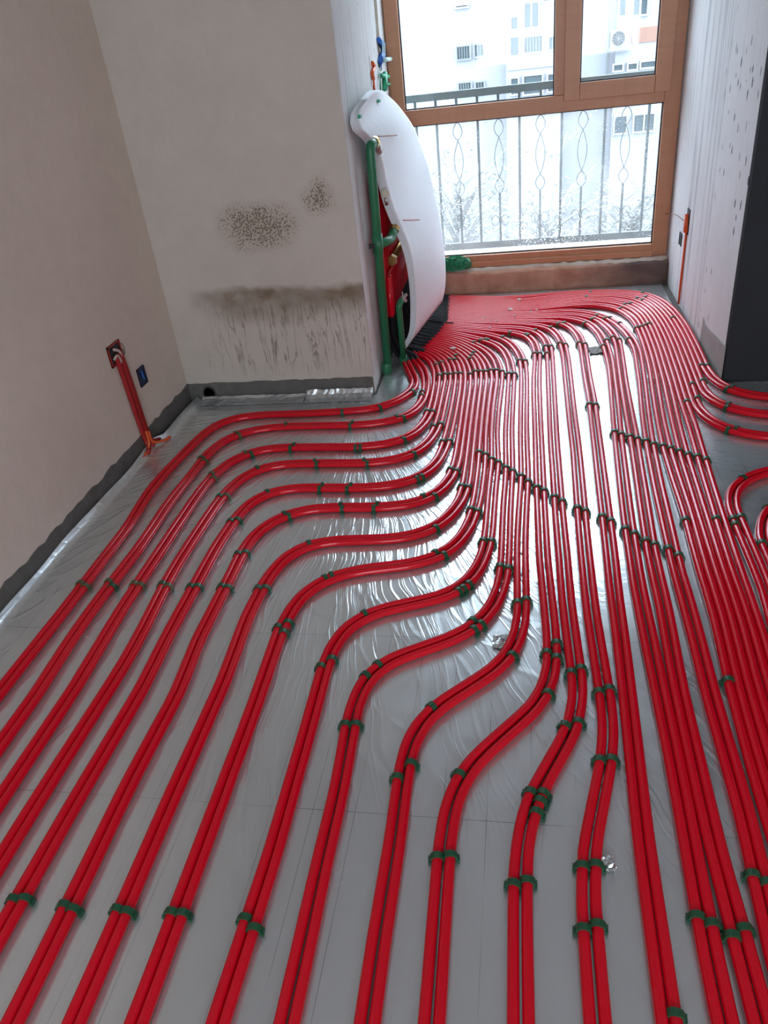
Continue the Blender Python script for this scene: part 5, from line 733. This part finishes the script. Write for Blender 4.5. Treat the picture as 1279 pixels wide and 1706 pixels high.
MB().tube(spline([(XL + 0.003, 2.935, 0.495), (XL + 0.003, 2.95, 0.485), (XL + 0.003, 2.952, 0.455), (XL + 0.003, 2.94, 0.442), (XL + 0.003, 2.936, 0.47)], 0.01), 0.0012, 5).build('pencil_mark', M['dark'], sb)
s2 = thing('socket_box', 'small dark blue socket box set in the grey wall near the room corner', 'socket')
MB().box(XL, XL + 0.004, 3.0, 3.068, 0.262, 0.345).build('box_back', M['blue_box'], s2)
MB().box(XL, XL + 0.008, 3.0, 3.005, 0.262, 0.345).box(XL, XL + 0.008, 3.063, 3.068, 0.262, 0.345).box(XL, XL + 0.008, 3.0, 3.068, 0.340, 0.345).box(XL, XL + 0.008, 3.0, 3.068, 0.262, 0.267).build('box_rim', M['blue_box'], s2)
MB().tube([(XL + 0.008, 3.03, 0.33), (XL + 0.010, 3.035, 0.29)], 0.004, 6).build('wire_stub', M['blue_tie'], s2)
sp = thing('pipe_hole', 'dark round pipe stub hole in the cement band by the room corner', 'pipe hole')
MB().lathe((-1.592, YB - 0.006, 0.032), (0, -1, 0), [(0, 0.034), (0.006, 0.034), (0.006, 0.028), (0.001, 0.027)], 20).build('stub', M['dark'], sp)
# ------------------------------------------------------------------ conduit and socket on the alcove's right wall
oc = thing('orange_conduit', 'thin orange conduit running down the pale alcove wall to the floor', 'conduit')
x = XAR - 0.006
MB().tube([(x, 4.575, 0.41), (x, 4.58, 0.2), (x - 0.004, 4.56, 0.012)], 0.0062, 8).build('conduit', M['orange'], oc, True)
MB().box(XAR - 0.004, XAR, 4.545, 4.615, 0.40, 0.53).build('slot', M['dark'], oc)
MB().tube([(x - 0.004, 4.575, 0.505), (x - 0.004, 4.560, 0.41)], 0.014, 8).build('conduit_end', M['orange'], oc, True)
MB().tube(spline([(x - 0.01, 4.57, 0.465), (x - 0.03, 4.72, 0.47), (x - 0.03, 4.90, 0.44), (x - 0.012, 5.10, 0.40), (x - 0.03, 5.106, 0.40)], 0.04), 0.0022, 6).build('loose_wire', M['copper'], oc, True)
s3 = thing('socket_box', 'tiny dark socket hole beside the orange conduit', 'socket')
MB().box(XAR - 0.003, XAR, 4.70, 4.765, 0.30, 0.37).build('box_back', M['dark'], s3)
MB().box(XAR - 0.006, XAR, 4.70, 4.707, 0.30, 0.37).box(XAR - 0.006, XAR, 4.758, 4.765, 0.30, 0.37).box(XAR - 0.006, XAR, 4.707, 4.758, 0.363, 0.37).build('box_rim', M['acgrille'], s3)

# ------------------------------------------------------------------ net bag on the sill, scraps on the floor
nb = thing('net_bag', 'green net bag slumped on the brown sill beside the white sheets', 'net bag')
mb = MB(); 
for k in range(5): mb.lump((-0.50 + 0.035 * k, 5.075 + 0.008 * (k % 2), 0.178 + 0.006 * (k % 3)), (0.03, 0.022, 0.034), 20 + k, 0.2, 10, 7)
mb.build('filling', M['green_pipe'], nb, True)
mb = MB(); mb.lump((-0.435, 5.072, 0.190), (0.095, 0.032, 0.046), 31, 0.10, 18, 12)
o = mb.build('net', M['green_tie'], nb); wf = o.modifiers.new('strands', 'WIREFRAME'); wf.thickness = 0.004; wf.use_replace = True
cr = [(1005, 295), (935, 375), (1100, 390), (725, 440), (825, 465), (970, 425), (465, 695), (765, 525), (1150, 375)]
for k, (u, v) in enumerate(cr):
    p = on_z(660 + u / 4.92, 440 + v / 4.92, 0.024)
    s_ = 0.011 if k in (0, 1, 6) else 0.006
    o = MB().lump((p.x, p.y, 0.0225 + s_ * 0.5), (s_ * 1.4, s_, s_ * 0.55), 40 + k, 0.3, 7, 5).build('plaster_crumb', M['crumb'])
    tag(o, 'tiny white plaster crumb lying on the fanned red pipes by the window', 'crumb', 'plaster crumbs on the fanned pipes')
def scrap(name, px, py, sx, sy, seed, label, mat):
    rnd = random.Random(seed); p = on_z(px, py, 0.0); n = 6; vs = []
    for j in range(n + 1):
        for i in range(n + 1):
            vs.append((p.x + (i / n - 0.5) * sx * rnd.uniform(0.85, 1.15), p.y + (j / n - 0.5) * sy * rnd.uniform(0.85, 1.15), 0.0015 + rnd.uniform(0, 0.009)))
    o = MB().add(vs, [(j * (n + 1) + i, j * (n + 1) + i + 1, (j + 1) * (n + 1) + i + 1, (j + 1) * (n + 1) + i) for j in range(n) for i in range(n)]).build(name, mat)
    s_ = o.modifiers.new('thick', 'SOLIDIFY'); s_.thickness = 0.0006; tag(o, label, 'scrap')
scrap('film_scrap', 993, 584, 0.075, 0.10, 1, 'crumpled grey-green film scrap on bare foil between the straight pipes', M['concrete_l'])
scrap('foil_scrap', 1012, 1440, 0.03, 0.035, 2, 'torn shiny foil tatter beside a green clip on the fourteenth pipe pair', M['foil'])
scrap('foil_scrap', 835, 1070, 0.05, 0.05, 3, 'raised foil crease beside the bend of the eleventh pipe pair', M['foil'])
o = MB().lump((0.018, 3.79, 0.008), (0.011, 0.008, 0.006), 77, 0.15).build('red_offcut', M['pipe'], smooth=True); tag(o, 'small red pipe offcut lying on the foil between two pipe bends', 'offcut')

# ------------------------------------------------------------------ balcony railing outside
rl = thing('balcony_railing', 'grey-green balcony railing with looped ornamental balusters outside the window', 'railing')
RY = 5.60
MB().box(-2.2, 2.2, RY - 0.02, RY + 0.02, 1.104, 1.148).build('top_rail', M['rail'], rl)
MB().box(-2.2, 2.2, RY - 0.015, RY + 0.015, 0.150, 0.195).build('bottom_rail', M['rail'], rl)
xs = [-0.687 + 0.1345 * i for i in range(-7, 20)]
def sym(z0, z1, w, pw, n=8):
    """left and right strands of an eye between two heights"""
    return [[(s_ * w * math.sin(math.pi * t) ** pw, z0 + (z1 - z0) * t) for t in [k / n for k in range(n + 1)]] for s_ in (-1, 1)]
for i, xx in enumerate(xs):
    if (i - 7) % 2 == 1 or i < 7 and False:
        MB().box(xx - 0.008, xx + 0.008, RY - 0.008, RY + 0.008, 0.195, 1.104).build('baluster', M['rail'], rl)
    elif i == 7:
        MB().box(xx - 0.008, xx + 0.008, RY - 0.008, RY + 0.008, 0.195, 1.104).build('baluster', M['rail'], rl)
    else:
        b = MB().box(xx - 0.008, xx + 0.008, RY - 0.008, RY + 0.008, 0.965, 1.104).box(xx - 0.007, xx + 0.007, RY - 0.007, RY + 0.007, 0.195, 0.505).build('ornamental_baluster', M['rail'], rl)
        for z0, z1, w_, pw in ((0.505, 0.605, 0.030, 0.8), (0.605, 0.855, 0.030, 1.0), (0.855, 0.965, 0.030, 0.8)):
            for st_ in sym(z0, z1, w_, pw):
                MB().tube([(xx + a_, RY, z_) for a_, z_ in st_], 0.0032, 5).build('eye_strand', M['rail'], b)
        for s_ in (-1, 1):
            MB().tube([(xx + s_ * (0.034 + 0.026 * math.cos(q)), RY, 0.33 + 0.034 * math.sin(q)) for q in np.linspace(0, 2 * math.pi * 0.95, 14)], 0.0028, 5).build('scroll', M['rail'], b)
lg = MB().box(-3.0, 3.2, 5.42, 5.78, -0.08, 0.105).build('balcony_ledge', M['ledge']); tag(lg, 'white concrete balcony ledge below the ornamental railing', 'ledge')

# ------------------------------------------------------------------ building across the yard
FY = 36.0; GZ = -7.5
bd = thing('apartment_building', 'pale apartment block across the yard with barred windows and glazed balconies', 'building')
MB().box(-22, 26, FY, FY + 8, GZ, 12).build('wall', M['facade'], bd)
def fpx(px, py): return on_y(px, py, FY)
def far_window(x0, y0, x1, y1, bars=0, mull=1, proud=0.12, par=bd):
    a, b = fpx(x0, y1), fpx(x1, y0); w_ = MB(); fw = 0.06
    xa_, xb_, za, zb = a.x, b.x, a.z, b.z
    w_.box(xa_, xb_, FY - proud, FY + 0.02, za, za + fw).box(xa_, xb_, FY - proud, FY + 0.02, zb - fw, zb).box(xa_, xa_ + fw, FY - proud, FY + 0.02, za + fw, zb - fw).box(xb_ - fw, xb_, FY - proud, FY + 0.02, za + fw, zb - fw)
    for k in range(1, mull):
        xm_ = xa_ + (xb_ - xa_) * k / mull; w_.box(xm_ - 0.03, xm_ + 0.03, FY - proud, FY, za + fw, zb - fw)
    o = w_.build('window', M['outframe'], par)
    MB().box(xa_ + fw, xb_ - fw, FY - proud + 0.05, FY - proud + 0.06, za + fw, zb - fw).build('pane', M['outpane'], o)
    for k in range(bars):
        xm_ = xa_ + (xb_ - xa_) * (k + 0.5) / bars
        MB().box(xm_ - 0.012, xm_ + 0.012, FY - proud - 0.08, FY - proud - 0.055, za, zb).build('security_bar', M['acgrille'], o)
for q in ((760, 73, 784, 102, 6, 1), (789, 70, 807, 97, 4, 1), (763, 134, 786, 160, 6, 1), (791, 133, 808, 158, 4, 1), (757, 5, 781, 16, 0, 1)): far_window(*q)
# glazed balcony column
a, b = fpx(845, 230), fpx(938, -40)
MB().box(a.x, b.x, FY - 0.9, FY, GZ, 12).build('balcony_block', M['facade'], bd)
FY_ = FY; FY = FY - 0.9
for q in ((849, 25, 864, 52, 0, 1), (871, 0, 899, 50, 0, 2), (902, -10, 925, 6, 0, 1), (848, 58, 866, 96, 0, 1), (871, 56, 905, 91, 7, 1), (911, 56, 935, 86, 4, 1), (849, 127, 865, 160, 0, 1), (870, 121, 905, 160, 0, 1), (910, 119, 935, 155, 0, 1)): far_window(*q)
for y0_, y1_ in ((97, 118), (165, 190)):
    a, b = fpx(845, y1_), fpx(936, y0_); MB().box(a.x, b.x, FY - 0.06, FY, a.z, b.z).build('parapet_panel', M['facade2'], bd)
FY = FY_
a, b = fpx(1013, 260), fpx(1140, -60); MB().box(a.x, b.x, FY - 0.7, FY, GZ, 12).build('balcony_block', M['facade'], bd)
FY = FY_ - 0.7
for q in ((1028, -6, 1045, 30, 0, 1), (1051, -6, 1081, 29, 0, 2), (1019, 104, 1039, 121, 0, 1), (1043, 102, 1063, 119, 0, 1), (1064, 98, 1093, 116, 0, 1), (1020, 190, 1046, 225, 0, 1), (1052, 186, 1092, 222, 0, 2)): far_window(*q)
a, b = fpx(1051, 73), fpx(1110, 41); MB().box(a.x, b.x, FY - 0.05, FY, a.z, b.z).build('red_panel', M['redpanel'], bd)
a, b = fpx(1015, 80), fpx(1050, 47)
ac = thing('air_conditioner', 'white outdoor air conditioner unit on the block across the yard', 'air conditioner')
MB().box(a.x, b.x, FY - 0.35, FY - 0.02, a.z, b.z).build('casing', M['ac'], ac, bevel=0.02)
cx_, cz_ = a.x + (b.x - a.x) * 0.38, (a.z + b.z) / 2
MB().lathe((cx_, FY - 0.35, cz_), (0, -1, 0), [(0, 0.27), (0.02, 0.27), (0.02, 0.235), (0.005, 0.235)], 24).build('fan_ring', M['acgrille'], ac)
for k in range(6):
    an = k * math.pi / 6
    MB().tube([(cx_ - 0.24 * math.cos(an), FY - 0.365, cz_ - 0.24 * math.sin(an)), (cx_ + 0.24 * math.cos(an), FY - 0.365, cz_ + 0.24 * math.sin(an))], 0.012, 4).build('grille_bar', M['acgrille'], ac)
MB().box(a.x - 0.05, b.x + 0.02, FY - 0.4, FY, a.z - 0.09, a.z).build('bracket', M['acgrille'], ac)
dp = fpx(1016, 20); MB().tube([(dp.x, FY - 0.08, GZ), (dp.x, FY - 0.08, 11.5)], 0.05, 8).build('downpipe', M['acgrille'], bd, True)
FY = FY_
struct(MB().box(-60, 60, 6.2, 80, GZ - 0.2, GZ).build('ground', M['ground']))
# trees in the yard
def tree(x, y, h, seed, label):
    rnd = random.Random(seed); t = thing('yard_tree', label, 'tree', 'trees in the yard')
    tips = []; tr = MB(); tr.tube([(x, y, GZ), (x + 0.1, y, GZ + h * 0.35), (x, y + 0.1, GZ + h * 0.6)], [0.17, 0.13, 0.09], 8)
    for k in range(26):
        z = GZ + h * rnd.uniform(0.32, 0.62); an = rnd.uniform(0, 6.28); L = h * rnd.uniform(0.2, 0.4); e = rnd.uniform(0.3, 1.1)
        p = Vector((x, y, z)); q = p + Vector((math.cos(an) * math.cos(e), math.sin(an) * math.cos(e), math.sin(e))) * L
        mid = p.lerp(q, 0.5) + Vector((0, 0, 0.12 * L)); tr.tube([p, mid, q], [0.05, 0.03, 0.012], 5)
        for m in range(5):
            s_ = p.lerp(q, rnd.uniform(0.3, 1.0)); e2 = s_ + Vector((rnd.uniform(-1, 1), rnd.uniform(-1, 1), rnd.uniform(-0.3, 1))) * L * 0.35
            tr.tube([s_, e2], [0.016, 0.006], 4); tips.append((s_, e2))
    tr.build('trunk', M['bark'], t, True)
    lf = MB()
    for s_, e2 in tips:
        for m in range(9):
            c = s_.lerp(e2, rnd.uniform(0.2, 1.1)) + Vector((rnd.uniform(-.15, .15), rnd.uniform(-.15, .15), rnd.uniform(-.15, .15))); a_ = rnd.uniform(0, 6.28); r_ = rnd.uniform(0.04, 0.09)
            u = Vector((math.cos(a_), math.sin(a_), rnd.uniform(-0.6, 0.6))) * r_; v = Vector((-math.sin(a_), math.cos(a_), rnd.uniform(-0.6, 0.6))) * r_ * 0.5
            lf.add([c - u, c - v, c + u, c + v], [(0, 1, 2, 3)])
    o = lf.build('foliage', M['leaf'], t); o['kind'] = 'stuff'
tree(0.6, 21, 7.0, 1, 'sparse grey-green tree in the yard seen through the speckled lower pane')
tree(-1.9, 24, 7.4, 2, 'taller thin-leaved tree nearer the barred windows of the block')
tree(3.4, 26, 5.6, 3, 'low bushy tree in the yard under the air conditioner')
def car(x, y, rz, label, mat):
    t = thing('parked_car', label, 'car'); mb = MB()
    prof = [(-2.1, 0.25), (-2.15, 0.7), (-1.3, 0.95), (-0.6, 1.42), (0.8, 1.45), (1.5, 1.0), (2.1, 0.85), (2.15, 0.3)]
    n = len(prof)
    mb.add([(a_, -0.85 + (0.12 if z_ > 1.2 else 0), z_) for a_, z_ in prof] + [(a_, 0.85 - (0.12 if z_ > 1.2 else 0), z_) for a_, z_ in prof], [tuple(range(n - 1, -1, -1)), tuple(range(n, 2 * n))] + [(i, (i + 1) % n, n + (i + 1) % n, n + i) for i in range(n)])
    mb.build('body', mat, t, bevel=0.06)
    MB().add([(-1.22, -0.86, 1.0), (-0.55, -0.80, 1.36), (0.75, -0.80, 1.38), (1.3, -0.86, 1.02)], [(0, 1, 2, 3)]).add([(-1.28, -0.7, 0.98), (-0.63, -0.62, 1.40), (-0.63, 0.62, 1.40), (-1.28, 0.7, 0.98)], [(0, 1, 2, 3)]).build('side_glass', M['outpane'], t)
    for sx in (-1.35, 1.35):
        for sy in (-0.8, 0.8):
            MB().lathe((sx, sy - 0.1, 0.31), (0, 1, 0), [(0, 0.2), (0, 0.31), (0.2, 0.31), (0.2, 0.2)], 18).build('wheel', M['dark'], t)
    t.location = (x, y, GZ); t.rotation_euler = (0, 0, rz)
car(2.3, 31.5, 0.1, 'white parked car in the yard below the block', M['ac'])
